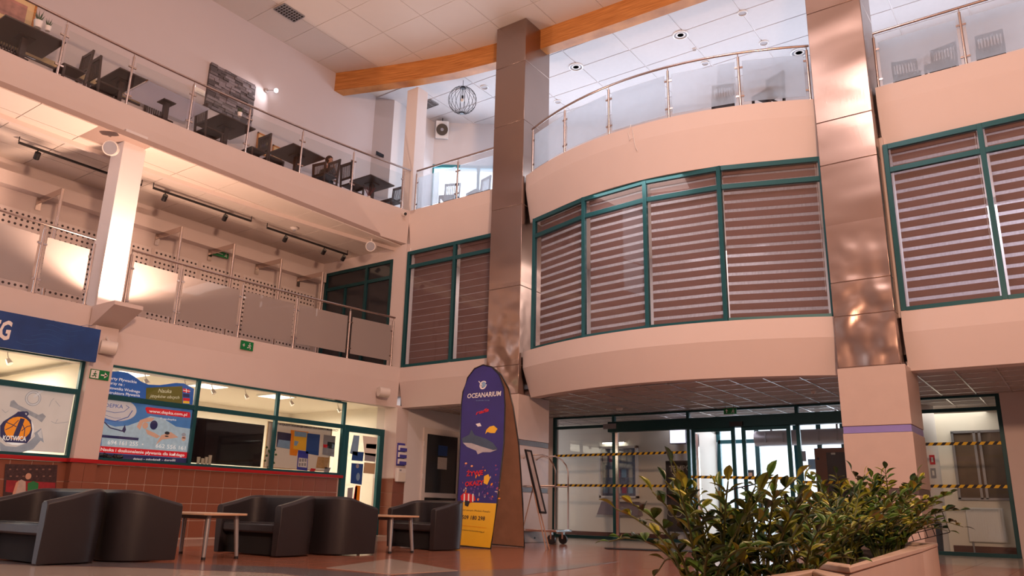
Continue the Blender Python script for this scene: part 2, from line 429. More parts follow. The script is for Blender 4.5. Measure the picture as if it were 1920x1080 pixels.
# ================================================================ STRUCTURE
ZB1, ZC1, Z1 = 3.014, 3.638, 4.0
ZB2, ZC2, Z2 = 7.03, 7.83, 8.17
ZCEIL = 12.4
def xl1(y): return .1761 * y + .3655 * y * y / 25
def xl2(y): return .199 * y + .3182 * y * y / 25
def arc1(x): return -.16 - .79 * (1 - ((x - 7.12) / 3.3) ** 2)
def arc2(x): return -.18 - .87 * (1 - ((x - 7.12) / 3.3) ** 2)
def normals(path, side):
    out = []
    for i in range(len(path)):
        a = V((*path[max(i - 1, 0)], 0)); b = V((*path[min(i + 1, len(path) - 1)], 0)); t = (b - a).normalized()
        out.append((t.y * side, -t.x * side))
    return out
def ribbon(path, side, prof):
    mb = MB(); nn = normals(path, side); k = len(prof)
    vs = [(p[0] + n[0] * o, p[1] + n[1] * o, z) for p, n in zip(path, nn) for o, z in prof]
    fs = [(i * k + j, i * k + (j + 1) % k, (i + 1) * k + (j + 1) % k, (i + 1) * k + j) for i in range(len(path) - 1) for j in range(k)]
    fs += [tuple(range(k))[::-1], tuple((len(path) - 1) * k + j for j in range(k))]
    mb.add(vs, fs); mb.ang = 4; return mb
YS = [-12 + .5 * i for i in range(25)]
XS = [3.86 + (10.44 - 3.86) * i / 24 for i in range(25)]
def fascia(path, side, zt, zc, zb, r, d=.45):
    return ribbon(path, side, [(0, zt), (0, zc), (-r, zb), (-d, zb), (-d, zt)])
_f = fascia([(xl1(y), y) for y in YS], 1, Z1, ZC1, ZB1, .05)
_f.v = [((max(x, -.40) if abs(z - ZB1) < .001 and x > -.75 else x), y, z) for x, y, z in _f.v]
_f.build('trim_1', PLASTER, kind='structure')
fascia([(xl2(y), y) for y in YS], 1, Z2, ZC2, 7.27, .05).build('trim_2', PLASTER, kind='structure')
fascia([(0, 0), (1.5, 0), (2.97, 0)], 1, Z1, ZC1, ZB1, .15).build('trim_3', PLASTER, kind='structure')
fascia([(x, arc1(x)) for x in XS], 1, Z1, ZC1, ZB1, .22).build('trim_4', PLASTER, kind='structure')
fascia([(11.42, 0), (13, 0), (15, 0)], 1, Z1, ZC1, ZB1, .15).build('trim_5', PLASTER, kind='structure')
fascia([(0, 0), (1.5, 0), (2.97, 0)], 1, Z2, ZC2, ZB2, .12).build('trim_6', PLASTER, kind='structure')
fascia([(x, arc2(x)) for x in XS], 1, Z2, ZC2, ZB2, .14).build('trim_7', PLASTER, kind='structure')
fascia([(11.42, 0), (13, 0), (15, 0)], 1, Z2, ZC2, ZB2, .12).build('trim_8', PLASTER, kind='structure')
# raised lip along the upper arc edge
ribbon([(x, arc2(x) + .10) for x in XS[1:-1]], 1, [(0, Z2), (0, Z2 + .05), (-.08, Z2 + .05), (-.08, Z2)]).build('trim_9', PLASTER, kind='structure')
# floor slabs of the upper levels
def slab(name, pts, z0, z1, mt=PLASTER): return MB().prism(pts, z0, z1).build(name, mt, kind='structure')
slab('floor_1', [(-3.2, -12)] + [(xl1(y) - .3, y) for y in YS] + [(-3.2, 0)], 3.3, 3.97)
slab('floor_2', [(-3.2, -12)] + [(xl2(y) - .3, y) for y in YS] + [(-3.2, 0)], 7.3, 8.12)
slab('floor_3', [(-4, .02), (2.95, .2)] + [(x, arc1(x) + .3) for x in XS] + [(11.4, .2), (16, .2), (16, 4.2), (-4, 4.2)], 3.3, 3.97)
slab('floor_4', [(-4, .02), (2.95, .2)] + [(x, arc2(x) + .3) for x in XS] + [(11.4, .2), (16, .2), (16, 9), (-4, 9)], 7.3, 8.12)

# ground floor: base slab and tiles
fl = box('floor', GROUT, -4.6, 18, -15.5, 8.0, -.3, -.006, kind='structure')
tl = .6; tiles = []
for i in range(-8, 31):
    for j in range(-26, 14):
        x, y = i * tl, j * tl
        if x < -.3 or x > 13.2: continue
        tiles.append((x, y))
def fdist(t):
    p = V((t[0] + .3, t[1] + .3, 0)) - CAM; dd = p.dot(FW)
    if dd < .5: return 999
    qx = 960 + FPX * p.dot(RT) / dd; qy = 540 - FPX * p.dot(UP) / dd
    vis = -60 < qx < 1980 and qy < 1130
    return dd if vis else 500 + dd
tiles.sort(key=fdist)
tb = MB().box(.003, tl - .003, .003, tl - .003, -.01, 0)
tme = tb.mesh('floor_tile', V((0, 0, 0)), False); tme.materials.append(FLOORT)
for x, y in tiles[:298]:
    o = link('tile', tme, None, fl); o.location = V((x, y, 0)) - fl.location
rest = MB()
for x, y in tiles[298:]: rest.box(x + .003, x + tl - .003, y + .003, y + tl - .003, -.01, 0)
rest.build('tile_field', FLOORT, fl, kind='stuff')
BEIGE = mat('beige_inlay', (.46, .38, .32), .16, var=.08, scale=5)
GREYI = mat('grey_inlay', (.17, .15, .16), .16, var=.1, scale=5)
def inlay(pts, mt): MB().prism(pts, .0, .003).build('floor_inlay', mt, fl)
def g(px, py): p = W(px, py, 'z', 0); return (p.x, p.y)
inlay([g(612, 1065), g(732, 1048), g(858, 1070), g(733, 1077)], BEIGE)
inlay([g(0, 1050), g(300, 1056), g(540, 1064), g(735, 1079), g(700, 1095), g(520, 1075), g(300, 1066), g(0, 1058)], GREYI)
inlay([g(0, 1059), g(300, 1067), g(520, 1076), g(690, 1096), g(600, 1140), g(0, 1100)], BEIGE)
inlay([g(738, 1079), g(860, 1071), g(1000, 1066), g(1160, 1053), g(1080, 1066), g(930, 1085), g(800, 1100)], GREYI)

# ---------------------------------------------------------------- left wall, ground floor
XW = -.39
wl = box('wall_left', GROUT, XW - .25, XW - .012, -12, -1.36, 0, 1.26, kind='structure')
wt = []
tw, th = .33, .312
tmb = MB().box(-.016, 0, .007, tw - .007, .007, th - .007)
tlm = tmb.mesh('wall_tile', V((0, 0, 0)), False); tlm.materials.append(TERRA)
y = -1.40 - tw
while y > -9.2:
    for r in range(4):
        if not (-7.5 < y < -7.1):
            o = link('tile', tlm, None, wl); o.location = V((XW, y, .008 + r * th)) - wl.location
    y -= tw
box('counter_edge', RED, XW - .05, XW + .07, -12, -1.30, 1.262, 1.325, wl, bev=.006)
# pillar between the shops, tiled below
PX = -.22
pl = box('wall_pillar', PLASTER, XW - .1, PX, -7.44, -7.02, 1.325, 3.62, kind='structure', bev=.004)
pb = box('wall_pillar_base', GROUT, XW - .1, PX - .012, -7.43, -7.03, 0, 1.26, pl)
for r in range(4):
    for k in range(2):
        MB().box(PX - .016, PX, -7.44 + k * .21 + .003, -7.44 + (k + 1) * .21 - .003, .008 + r * th + .004, .008 + (r + 1) * th - .004).build('tile', TERRA, pl)
    MB().box(XW, PX - .003, -7.452, -7.436, .012 + r * th, .004 + (r + 1) * th).build('tile', TERRA, pl)
box('counter_edge', RED, XW - .1, PX + .03, -7.5, -6.96, 1.262, 1.325, pl)
# corner pillar
cp = box('wall_corner', PLASTER, XW - .3, 0, 0, .40, 1.32, ZB1 + .05, kind='structure', bev=.004)
box('pillar_core', GROUT, XW - .3, -.012, .012, .39, 0, 1.32, cp)
for r in range(4):
    z0 = .008 + r * .325
    MB().box(XW, 0 - .003, 0, .016, z0 + .003, z0 + .322).build('tile', TERRA, cp)
    MB().box(-.016, 0, .018, .39, z0 + .003, z0 + .322).build('tile', TERRA, cp)
# hall wall with the little door
box('wall_hall', PLASTER2, -.3, -.02, .40, 1.0, 0, 3.3, kind='structure')
box('wall_hall_side', PLASTER2, -.3, -.02, 2.52, 4.2, 0, 3.3, kind='structure')
box('wall_hall_top', PLASTER2, -.3, -.02, 1.0, 2.52, 2.62, 3.3, kind='structure')
box('wall_back', PLASTER2, -.3, 1.95, 4.04, 4.3, 0, 3.3, kind='structure')
dr = empty('door_1', (-.06, 1.76, 0)); dr['kind'] = 'structure'
mb = MB().box(-.08, .02, 1.0, 1.13, 0, 2.62).box(-.08, .02, 2.39, 2.52, 0, 2.62).box(-.08, .02, 1.13, 2.39, 2.47, 2.62).box(-.08, .02, 1.13, 2.39, .9, 1.02).box(-.08, .02, 1.13, 2.39, 0, .14)
mb.build('door_frame', WHITEP, dr, bev=.006)
box('pane', mat('dark_glass', (.03, .03, .035), .08), -.05, -.03, 1.13, 2.39, 1.02, 2.47, dr)
box('lower_pane', MATS['dark_glass'], -.05, -.03, 1.13, 2.39, .14, .9, dr)
box('notice', PAPER, -.03, -.022, 1.62, 1.98, 1.62, 1.92, dr)
box('blue_notice', INKB, -.03, -.022, 1.62, 1.98, 1.96, 2.22, dr)
for z in (.5, 1.35, 2.15): box('hinge', WHITE, .02, .045, .98, 1.01, z, z + .12, dr)

# ---------------------------------------------------------------- shop windows
def shopwin(n, ys, lo, hi, trz, x=XW, door=None):
    w = empty('window_%d' % n, (x, (ys[0] + ys[-1]) / 2, lo)); w['kind'] = 'structure'
    for y in ys: box('mullion', TEAL, x - .05, x + .03, y - .035, y + .035, lo, hi, w, bev=.004)
    for a, b in zip(ys[:-1], ys[1:]):
        for z, h in ((lo + .024, .024), (trz, .045), (hi - .02, .02)):
            box('rail', TEAL, x - .045, x + .025, a + .035, b - .035, z - h, z + h, w)
        box('pane', GLASS, x - .012, x - .006, a + .035, b - .035, trz + .045, hi - .04, w)
        box('pane', GLASS, x - .012, x - .006, a + .035, b - .035, lo + .048, trz - .045, w)
    return w
shopwin(1, [-11.5, -9.4, -7.46], 1.325, 3.0, 2.445)
sw2 = shopwin(2, [-7.0, -5.2, -3.28, -1.36], 1.325, 3.0, 2.43)
d2 = empty('door_2', (XW, -.7, 0)); d2['kind'] = 'structure'
mb = MB()
for a, b, z0, z1 in ((-1.33, -1.19, 0, 2.48), (-.18, -.03, 0, 2.48), (-1.19, -.18, 2.33, 2.48), (-1.19, -.18, 0, .17)): mb.box(XW - .05, XW + .035, a, b, z0, z1)
mb.build('door_frame', TEAL, d2, bev=.004)
box('pane', GLASS, XW - .01, XW - .004, -1.19, -.18, .17, 2.33, d2)
box('transom_pane', GLASS, XW - .01, XW - .004, -1.33, -.03, 2.5, 3.0, d2)
# shop interior
box('wall_shop_back', CREAM, -4.6, -4.4, -12, .5, 0, 3.15, kind='structure')
box('wall_shop_side', CREAM, -4.4, -.6, .35, .5, 0, 3.12, kind='structure')
box('wall_shop_partition', CREAM, -4.4, -.46, -7.3, -7.1, 0, 3.01, kind='structure')
box('wall_shop_end', CREAM, -4.4, -.46, -12.2, -12, 0, 3.01, kind='structure')
cs = box('ceiling_shop', CREAM, -4.4, -.60, -12, .35, 3.10, 3.25, kind='structure')
box('floor_shop', BEIGE, -4.4, XW, -12, .35, -.02, .004, kind='structure')

# ---------------------------------------------------------------- first-floor gallery
box('wall_gallery', PLASTER, -3.4, -3.2, -12, .3, 3.97, 7.4, kind='structure')
box('wall_gallery_soffit', PLASTER, -3.2, -2.95, -12, -.1, 6.62, 6.9, kind='structure')
# ceiling with tiles
def tiled_ceiling(name, x0, x1, y0, y1, z, sx, sy, gap, bmat, tmat, inside=lambda x, y: True, thick=.02, base=None):
    c = MB().prism(base, z, z + .1).build(name, bmat, kind='structure') if base else box(name, bmat, x0, x1, y0, y1, z, z + .1, kind='structure')
    me = MB().box(gap / 2, sx - gap / 2, gap / 2, sy - gap / 2, -thick, 0).mesh('ceiling_tile', V((0, 0, 0)), False); me.materials.append(tmat)
    nx = int(math.ceil((x1 - x0) / sx - 1e-6)); ny = int(math.ceil((y1 - y0) / sy - 1e-6)); cells = []
    for i in range(nx):
        for j in range(ny):
            x, y = x0 + i * sx, y0 + j * sy
            if x + sx > x1 + .02 or y + sy > y1 + .02 or not inside(x + sx / 2, y + sy / 2): continue
            cells.append((x, y))
    cells.sort(key=lambda t: (V((t[0], t[1], z)) - CAM).length)
    for x, y in cells[:295]:
        o = link('tile', me, None, c); o.location = V((x, y, z)) - c.location
    if cells[295:]:
        mb = MB()
        for x, y in cells[295:]: mb.box(x + gap / 2, x + sx - gap / 2, y + gap / 2, y + sy - gap / 2, z - thick, z)
        mb.build('tile_field', tmat, c, kind='stuff')
    return c
tiled_ceiling('ceiling_1', -3.2, -.20, -12, 0, 7.24, .75, 1.0, .016, GRIDD, CEILW, lambda x, y: x < xl2(y) + .2)
ribbon([(xl2(y) - .42, y) for y in YS], 1, [(0, 7.24), (0, 7.13), (-.07, 7.13), (-.07, 7.24)]).build('trim_10', PLASTER, kind='structure')
# end wall of the gallery with teal glazing
box('wall_gallery_end', PLASTER, -3.3, -3.05, -.02, .15, 3.97, 7.25, kind='structure')
box('wall_gallery_end_top', PLASTER, -3.05, -.42, -.02, .15, 6.9, 7.25, kind='structure')
box('wall_gallery_corner', PLASTER, -.46, 0, -.03, .15, 3.97, 7.25, kind='structure')
we = empty('window_3', (-1.75, .05, 3.97)); we['kind'] = 'structure'
for x in (-3.02, -1.42, -.50): box('mullion', TEALD, x - .045, x + .045, -.05, .05, 3.97, 6.9, we, bev=.004)
for z in (6.86, 6.42, 4.02): box('rail', TEALD, -3.0, -.5, -.04, .04, z - .045, z + .045, we)
box('mullion', TEALD, -2.25, -2.18, -.04, .04, 4.0, 6.4, we)
for a, b in ((-2.97, -1.46), (-1.38, -.54)):
    box('pane', MATS['dark_glass'], a, b, .0, .01, 6.46, 6.82, we); box('pane', MATS['dark_glass'], a, b, .0, .01, 4.06, 6.38, we)
# perforated screen on the back wall
ps = empty('perforated_screen', (-3.19, -5, 3.98)); tag(ps, 'long perforated white sheet screen along the back wall of the first-floor gallery', 'screen')
yy = -11.0; k = 0
while yy < -.8:
    MB().box(-3.19, -3.16, yy, yy + 1.12, 4.05, 6.25).build('perforated_panel', GRILLE, ps)
    box('batten', PLASTER, -3.19, -3.15, yy + 1.12, yy + 1.2, 4.0, 6.25, ps); yy += 1.2
# pillar on the ledge
box('wall_ledge_pillar', PLASTER2, -.86, -.42, -7.40, -6.96, 3.97, 7.5, kind='structure', bev=.004)
mb = MB().add([(-.46, -7.44, 4.0), (.30, -7.44, 4.0), (-.46, -6.92, 4.0), (.30, -6.92, 4.0), (-.46, -7.44, 3.60), (-.46, -6.92, 3.60), (.30, -7.44, 3.93), (.30, -6.92, 3.93)],
              [(0, 1, 3, 2), (0, 4, 6, 1), (2, 3, 7, 5), (4, 5, 7, 6), (1, 6, 7, 3), (0, 2, 5, 4)])
mb.build('trim_11', PLASTER, kind='structure')

# ---------------------------------------------------------------- second-floor walls and ceiling
box('wall_upper_left', WALLUP, -2.35, -2.12, -12, .45, 8.1, 12.45, kind='structure')
def wallseg(name, a, b, z0, z1, mt, t=.15, side=1):
    a, b = V((*a, 0)), V((*b, 0)); d = (b - a).normalized(); n = V((d.y, -d.x, 0)) * side
    return MB().fr((a.x, a.y, 0), d, n, Z, 0, (b - a).length, -t, 0, z0, z1).build(name, mt, kind='structure')
PIER = mat('grey_pier', (.46, .43, .45), .8, var=.02)
wallseg('wall_pier', (-2.12, .45), (-1.78, .90), 8.1, 12.4, PIER)
wallseg('wall_upper_side', (-1.78, .90), (-1.70, 2.64), 8.1, 12.4, PLASTER2)
DA, DB = V((-1.70, 2.64, 0)), V((2.9, 6.04, 0)); DD = (DB - DA).normalized()
DN = V((DD.y, -DD.x, 0))
wallseg('wall_upper_back', (-1.70, 2.64), (2.9, 6.04), 10.95, 12.4, PLASTER2)
wallseg('wall_upper_back_top', (2.9, 6.04), (15.5, 6.04), 11.2, 12.4, PLASTER2)
# daylit windows of the upper back room
def upperwin(n, a, b, k, zt):
    a, b = V((*a, 0)), V((*b, 0)); d = (b - a).normalized(); nn = V((d.y, -d.x, 0)); L = (b - a).length
    w = empty('window_%d' % n, (a + b) / 2 + Z * 8.17); w['kind'] = 'structure'
    for i in range(k + 1):
        MB().fr(a, d, nn, Z, L * i / k - .05, L * i / k + .05, -.1, 0, 8.12, zt).build('mullion', mat('teal_bright', (.05, .30, .36), .4), w)
    for z in (8.5, zt - .05):
        MB().fr(a, d, nn, Z, 0, L, -.1, 0, z - .05, z + .05).build('rail', MATS['teal_bright'], w)
    for i in range(k):
        MB().fr(a, d, nn, Z, L * i / k + .05, L * (i + 1) / k - .05, -.06, -.05, 8.55, zt - .1).build('pane', GLASS, w)
upperwin(4, (-1.70, 2.64), (2.9, 6.04), 4, 10.95)
upperwin(5, (2.9, 6.04), (15.5, 6.04), 8, 11.2)
tiled_ceiling('ceiling_2', -2.2, 13.4, -13.2, .48, ZCEIL + .02, 1.3, 1.14, .012, GRIDD, CEILW, lambda x, y: y > -9 and x < 12)
tiled_ceiling('ceiling_3', -2.2, 14.3, .48, 6.2, ZCEIL, 1.5, .95, .03, GRID, CEIL)
box('ceiling_upper_side', CEILW, -2.2, 18, -16, -13.2, ZCEIL, ZCEIL + .1, kind='structure')
box('ceiling_upper_right', CEILW, 13.4, 18, -13.2, 6.2, ZCEIL, ZCEIL + .1, kind='structure')
# enclosing walls out of view
box('wall_right', PLASTER, 17.6, 17.8, -16, 6.2, 0, 12.5, kind='structure')
box('wall_front', PLASTER, -2.4, 17.8, -16.2, -16, 0, 12.5, kind='structure')
# corner column of the second floor
box('wall_upper_corner', PLASTER2, -.40, 0, .03, .43, Z2 - .05, 11.85, kind='structure', bev=.004)

# laminated timber beam
bp = [(-2.12, -1.12), (-1.0, -.72), (.1, -.34), (1.3, .0), (2.5, .2), (3.7, .34), (5.8, .44), (8.2, .5), (10.5, .44), (13.5, .2), (17.5, -.6)]
bm_ = ribbon(bp, 1, [(0, ZCEIL + .05), (0, 11.84), (-.32, 11.84), (-.32, ZCEIL + .05)]).build('laminated_beam', PINE)
tag(bm_, 'long curved orange pine beam under the ceiling across the atrium', 'beam')
for k in range(3): pass

# ---------------------------------------------------------------- steel columns
def column(x0, x1, y0, y1, label, seams, lilac, xm, zt):
    c = empty('steel_clad_column', ((x0 + x1) / 2, (y0 + y1) / 2, 0), label, 'column')
    zs = [3.07] + seams + [zt]
    for a, b in zip(zs[:-1], zs[1:]):
        box('steel_panel', STEEL, x0, x1, y0, y1, a + .004, b - .004, c, bev=.008)
    box('column_core', GRIDD, x0 + .012, x1 - .012, y0 + .012, y1 - .012, 0, zt, c)
    for a, b in ((.0, 1.02), (1.12, 1.987), (2.10, 3.06)):
        box('stone_panel', MARB, x0 - .01, xm, y0 - .03, y1 + .1, a + .003, b - .003, c, bev=.006)
    o = box('stone_band', MARBD, x0, xm - .012, y0 - .018, y1 + .09, 1.023, 1.117, c); o['label'] = 'dark stone band'
    o = box('stone_band', LILAC if lilac else MARBD, x0, xm - .012, y0 - .018, y1 + .09, 1.99, 2.097, c)
    o['label'] = 'lilac stone band' if lilac else 'dark stone band'
column(2.95, 3.84, -.3, .78, 'brushed steel column rising left of the curved balcony, stone-clad at its foot', [3.70, 5.5, 7.45, 9.6, 11.2], False, 3.87, 12.38)
column(10.42, 11.38, -.3, .66, 'brushed steel column right of the curved balcony, stone-clad behind the planter', [3.95, 4.55, 6.75, 7.6, 9.9], True, 11.45, 12.38)

# ---------------------------------------------------------------- glazing with blinds, first floor
def glazing(n, pts, z0, z1, ztr, inner, blinds, groupname, closed=False):
    w = empty('window_%d' % n, (*[sum(c) / len(pts) for c in zip(*pts)], z0)); w['kind'] = 'structure'
    for x, y in pts:
        box('mullion', TEAL, x - .04, x + .04, y - .04, y + .05, z0, z1, w, bev=.004)
    for a, b in zip(pts[:-1], pts[1:]):
        A, B = V((*a, 0)), V((*b, 0)); d = (B - A).normalized(); nn = V((d.y, -d.x, 0)); L = (B - A).length
        for z, h in ((z0 + .03, .035), (ztr, .045), (z1 - .045, .045)):
            MB().fr(A, d, nn, Z, .04, L - .04, -.04, .035, z - h, z + h).build('rail', TEAL, w)
        for u, v_ in ((z0 + .065, ztr - .045), (ztr + .045, z1 - .09)):
            MB().fr(A, d, nn, Z, .04, L - .04, -.004, .002, u, v_).build('pane', GLASSD, w)
    for (a, b), lab in zip(zip(pts[:-1], pts[1:]), blinds):
        A, B = V((*a, 0)), V((*b, 0)); d = (B - A).normalized(); nn = V((d.y, -d.x, 0)); L = (B - A).length
        o = A - nn * .14; mid = o + d * L / 2
        t = empty('window_blind', (mid.x, mid.y, z0 - .03), lab, 'blind', groupname)
        MB().fr(o, d, nn, Z, .06, L - .06, -.05, .03, z1 - .14, z1 - .06).build('cassette', BLINDB, t)
        MB().fr(o, d, nn, Z, .07, L - .07, -.004, 0, z0 + .0, z1 - .1).build('sheer_sheet', SHEER, t)
        p = .178; hh = .168 if closed else .118
        z = z1 - .12 - p
        while z > z0 - .02:
            MB().fr(o, d, nn, Z, .07, L - .07, .001, .005, z, z + hh).build('fabric_band', BLINDB, t); z -= p
        MB().fr(o, d, nn, Z, .07, L - .07, -.012, .012, z0 - .03, z0 + .0).build('bottom_bar', BLINDB, t)
        MB().tube([o + d * (L - .09) + nn * .03 + Z * (z0 + .5), o + d * (L - .09) + nn * .03 + Z * (z1 - .1)], .004, 5).build('bead_chain', WHITE, t)
glazing(6, [(.06, .03), (1.60, .03), (2.93, .03)], Z1, 7.03, 6.61, None,
        ['closed brown window blind beside the corner, left of the steel column', 'closed brown window blind half hidden by the left steel column'], 'closed blinds by the corner', True)
mp = [(4.16, arc1(4.16) + .08), (5.74, arc1(5.74) + .08), (7.22, arc1(7.22) + .08), (8.68, arc1(8.68) + .08), (10.39, arc1(10.39) + .08)]
glazing(7, mp, Z1, 7.03, 6.60, None, ['brown striped blind at the left end of the curved window', 'brown striped blind second from the left in the curved window',
        'brown striped blind third from the left in the curved window', 'brown striped blind at the right end of the curved window'], 'striped blinds of the curved window')
glazing(8, [(11.47, .03), (12.92, .03), (14.4, .03)], Z1, 7.03, 6.54, None, ['brown striped blind just right of the right steel column',
        'brown striped blind at the right edge of the picture'], 'striped blinds right of the column')
box('wall_first_back', PLASTER2, -1, 16, 4.1, 4.25, 3.9, 7.3, kind='structure')
box('ceiling_first', CEILW, 0, 16, .2, 4.1, 7.15, 7.29, kind='structure')
box('wall_first_divider', PLASTER2, 2.9, 3.0, .5, 4.1, 3.9, 7.3, kind='structure')
box('wall_first_divider', PLASTER2, 11.3, 11.4, .7, 4.1, 3.9, 7.3, kind='structure')
box('wall_first_end', PLASTER2, -.05, 0.03, .1, 4.1, 3.9, 7.3, kind='structure')

# ---------------------------------------------------------------- entrance: ceiling, glass wall, vestibule
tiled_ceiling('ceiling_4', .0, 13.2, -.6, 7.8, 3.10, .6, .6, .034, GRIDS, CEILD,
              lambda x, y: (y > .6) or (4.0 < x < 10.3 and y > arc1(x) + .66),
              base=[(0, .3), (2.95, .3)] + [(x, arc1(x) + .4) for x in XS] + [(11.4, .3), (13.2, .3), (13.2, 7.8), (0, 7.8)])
gb = MB()
for i in range(1, 22): gb.box(i * .6 - .012, i * .6 + .012, (.4 if not 4.1 < i * .6 < 10.2 else arc1(i * .6) + .5), 7.7, 3.070, 3.082)
for j in range(0, 14): gb.box(.05 if j > 0 else 4.6, 13.1 if j > 0 else 9.6, -.0 + j * .6 - .012, -.0 + j * .6 + .012, 3.070, 3.082)
tb_ = gb.build('ceiling_grid', GRIDS, bpy.data.objects['ceiling_4'], kind='stuff')
YG = 4.04
wg = empty('window_9', (7.1, YG, 0)); wg['kind'] = 'structure'
for x in (2.0, 3.80, 5.84, 8.44, 9.7, 12.33):
    box('mullion', TEALD if x in (12.33, 2.0) else TEAL, x - .04, x + .04, YG - .04, YG + .05, 0, 3.08, wg, bev=.004)
box('chrome_edge', CHROME, 3.845, 3.92, YG - .03, YG + .03, .1, 2.62, wg)
for a, b in ((2.04, 3.76), (3.84, 5.80), (5.88, 8.40), (8.48, 9.66), (9.74, 12.29)):
    box('rail', TEALD, a, b, YG - .04, YG + .04, 3.03, 3.08, wg)
    box('rail', TEALD, a, b, YG - .04, YG + .04, 0, .07, wg)
for a, b in ((2.04, 3.76), (9.74, 12.29)): box('transom', TEALD, a, b, YG - .04, YG + .04, 2.76, 2.83, wg)
for a, b in ((2.04, 3.76), (3.92, 5.80), (8.48, 9.66), (9.74, 12.29)): box('pane', GLASS, a, b, YG, YG + .006, .07, 2.6 if 3 < a < 9 else 2.76, wg)
for a, b in ((2.04, 3.76), (3.84, 5.80), (5.88, 8.40), (8.48, 9.66), (9.74, 12.29)): box('pane', GLASS, a, b, YG, YG + .006, 2.9 if 3 < a < 9.5 else 2.83, 3.03, wg)
ob = box('door_operator', TEALD, 3.70, 9.62, YG - .16, YG + .05, 2.62, 2.88, wg, bev=.01)
box('operator_badge', INKGR, 3.58, 3.95, YG - .175, YG - .16, 2.70, 2.83, wg)
box('motion_sensor', BLACK, 6.95, 7.25, YG - .22, YG - .16, 2.64, 2.74, wg)
dn = 3
for a, b, lab in ((5.95, 7.02, 'l'), (7.18, 8.30, 'r')):
    d = empty('door_%d' % dn, ((a + b) / 2, YG - .08, 0)); d['kind'] = 'structure'; dn += 1
    for x in (a, b - .09): box('stile', TEAL, x, x + .09, YG - .11, YG - .06, 0, 2.62, d, bev=.004)
    for z in (.0, 2.54): box('rail', TEAL, a + .09, b - .09, YG - .11, YG - .06, z, z + .08, d)
    box('pane', GLASS, a + .09, b - .09, YG - .088, YG - .082, .08, 2.54, d)
box('chrome_edge', CHROME, 6.06, 6.12, YG - .12, YG - .05, .1, 2.5, wg)
# right hall wall beside the glass
box('wall_entrance_right', PLASTER, 12.37, 16, YG - .1, YG + .2, 0, 3.3, kind='structure')
box('wall_hall_right', PLASTER, 14.6, 14.8, -.2, YG, 0, 3.3, kind='structure')
# vestibule walls
box('wall_vestibule_left', CREAM, -.3, 4.9, 5.75, 5.95, 0, 3.2, kind='structure')
box('baseboard_left', mat('brown_baseboard', (.13, .05, .035), .4), -.3, 4.9, 5.73, 5.75, 0, .12, kind='structure')
box('wall_vestibule_right', CREAM, 11.0, 13.2, 5.9, 6.1, 0, 3.2, kind='structure')
box('baseboard_right', MATS['brown_baseboard'], 11.0, 13.2, 5.88, 5.9, 0, .14, kind='structure')
box('wall_vestibule_end', CREAM, 12.95, 13.2, YG + .2, 5.9, 0, 3.2, kind='structure')
for x, y in ((5.05, 5.55), (10.75, 5.45)):
    MB().lathe([(.24, 0), (.24, 3.1)], (x, y, 0), 24).build('wall_round_pier', PLASTER2, kind='structure')
YE = 7.6
we = empty('window_10', (7.9, YE, 0)); we['kind'] = 'structure'
for x in (5.2, 6.3, 7.35, 7.95, 8.55, 9.5, 10.45):
    box('mullion', TEAL, x - .06, x + .06, YE - .05, YE + .05, 0, 3.1, we)
for z in (.05, 2.62, 3.05): box('rail', TEAL, 5.2, 10.5, YE - .05, YE + .05, z - .05, z + .05, we)
box('pane', GLASS, 5.2, 10.45, YE, YE + .006, .1, 3.0, we)
box('wall_exterior_left', CREAM, 4.7, 5.15, 5.95, YE + .1, 0, 3.2, kind='structure')
box('wall_exterior_right', CREAM, 10.5, 11.0, 5.9, YE + .1, 0, 3.2, kind='structure')
box('floor_outside', mat('pale_paving', (.55, .55, .56), .7, var=.08), -2, 20, 8.0, 26, -.3, -.02, kind='structure')

box('wall_first_filler', PLASTER, 11.30, 11.44, .05, .7, 3.9, 7.2, kind='structure')
box('wall_first_filler', PLASTER, 2.90, 3.0, .05, .6, 3.9, 7.2, kind='structure')

# ================================================================ RAILINGS
def railing(label, pts, z0, ztop, glass, gz0, gz1, ends=(True, True), curve=None, posts=None, group=None):
    "pts: post positions; curve: finer handrail path"
    c = pts[len(pts) // 2]
    t = empty('glass_railing', (c[0], c[1], z0), label, 'railing', group)
    path = curve or pts
    MB().tube([(x, y, ztop) for x, y in path], .026, 10).build('handrail', STAIN, t)
    for x, y in pts:
        MB().tube([(x, y, z0), (x, y, ztop - .09)], .025, 10).tube([(x, y, ztop - .1), (x, y, ztop)], .009, 6).lathe([(.045, 0), (.045, .012)], (x, y, z0), 12).build('post', STAIN, t)
    for a, b in zip(pts[:-1], pts[1:]):
        A, B = V((*a, 0)), V((*b, 0)); d = (B - A).normalized(); n = V((d.y, -d.x, 0)); L = (B - A).length
        MB().fr(A, d, n, Z, .07, L - .07, -.004, .004, gz0, gz1).build('glass_panel', glass, t)
        mb = MB()
        for s in (.045, L - .045):
            for z in (gz0 + .12, gz1 - .14): mb.fr(A, d, n, Z, s - .03, s + .035, -.014, .014, z - .016, z + .016)
        mb.build('glass_clamp', STAIN, t)
    return t
r1 = [(xl1(y) - .03, y) for y in (-11.2, -9.8, -8.45, -7.56)]
railing('first-floor railing with frosted panels left of the white ledge pillar', r1, Z1, 5.235, FROST, 4.13, 5.02)
ys = (-6.84, -5.79, -4.37, -3.0, -1.53, -.26)
railing('long first-floor railing with frosted panels right of the white ledge pillar', [(xl1(y) - .03, y) for y in ys], Z1, 5.235, FROST, 4.13, 5.02,
        curve=[(xl1(-6.84 + 6.62 * i / 14) - .03, -6.84 + 6.62 * i / 14) for i in range(15)])
ys = (-11.3, -9.95, -8.62, -7.30, -5.98, -4.62, -3.22, -1.76, -.22)
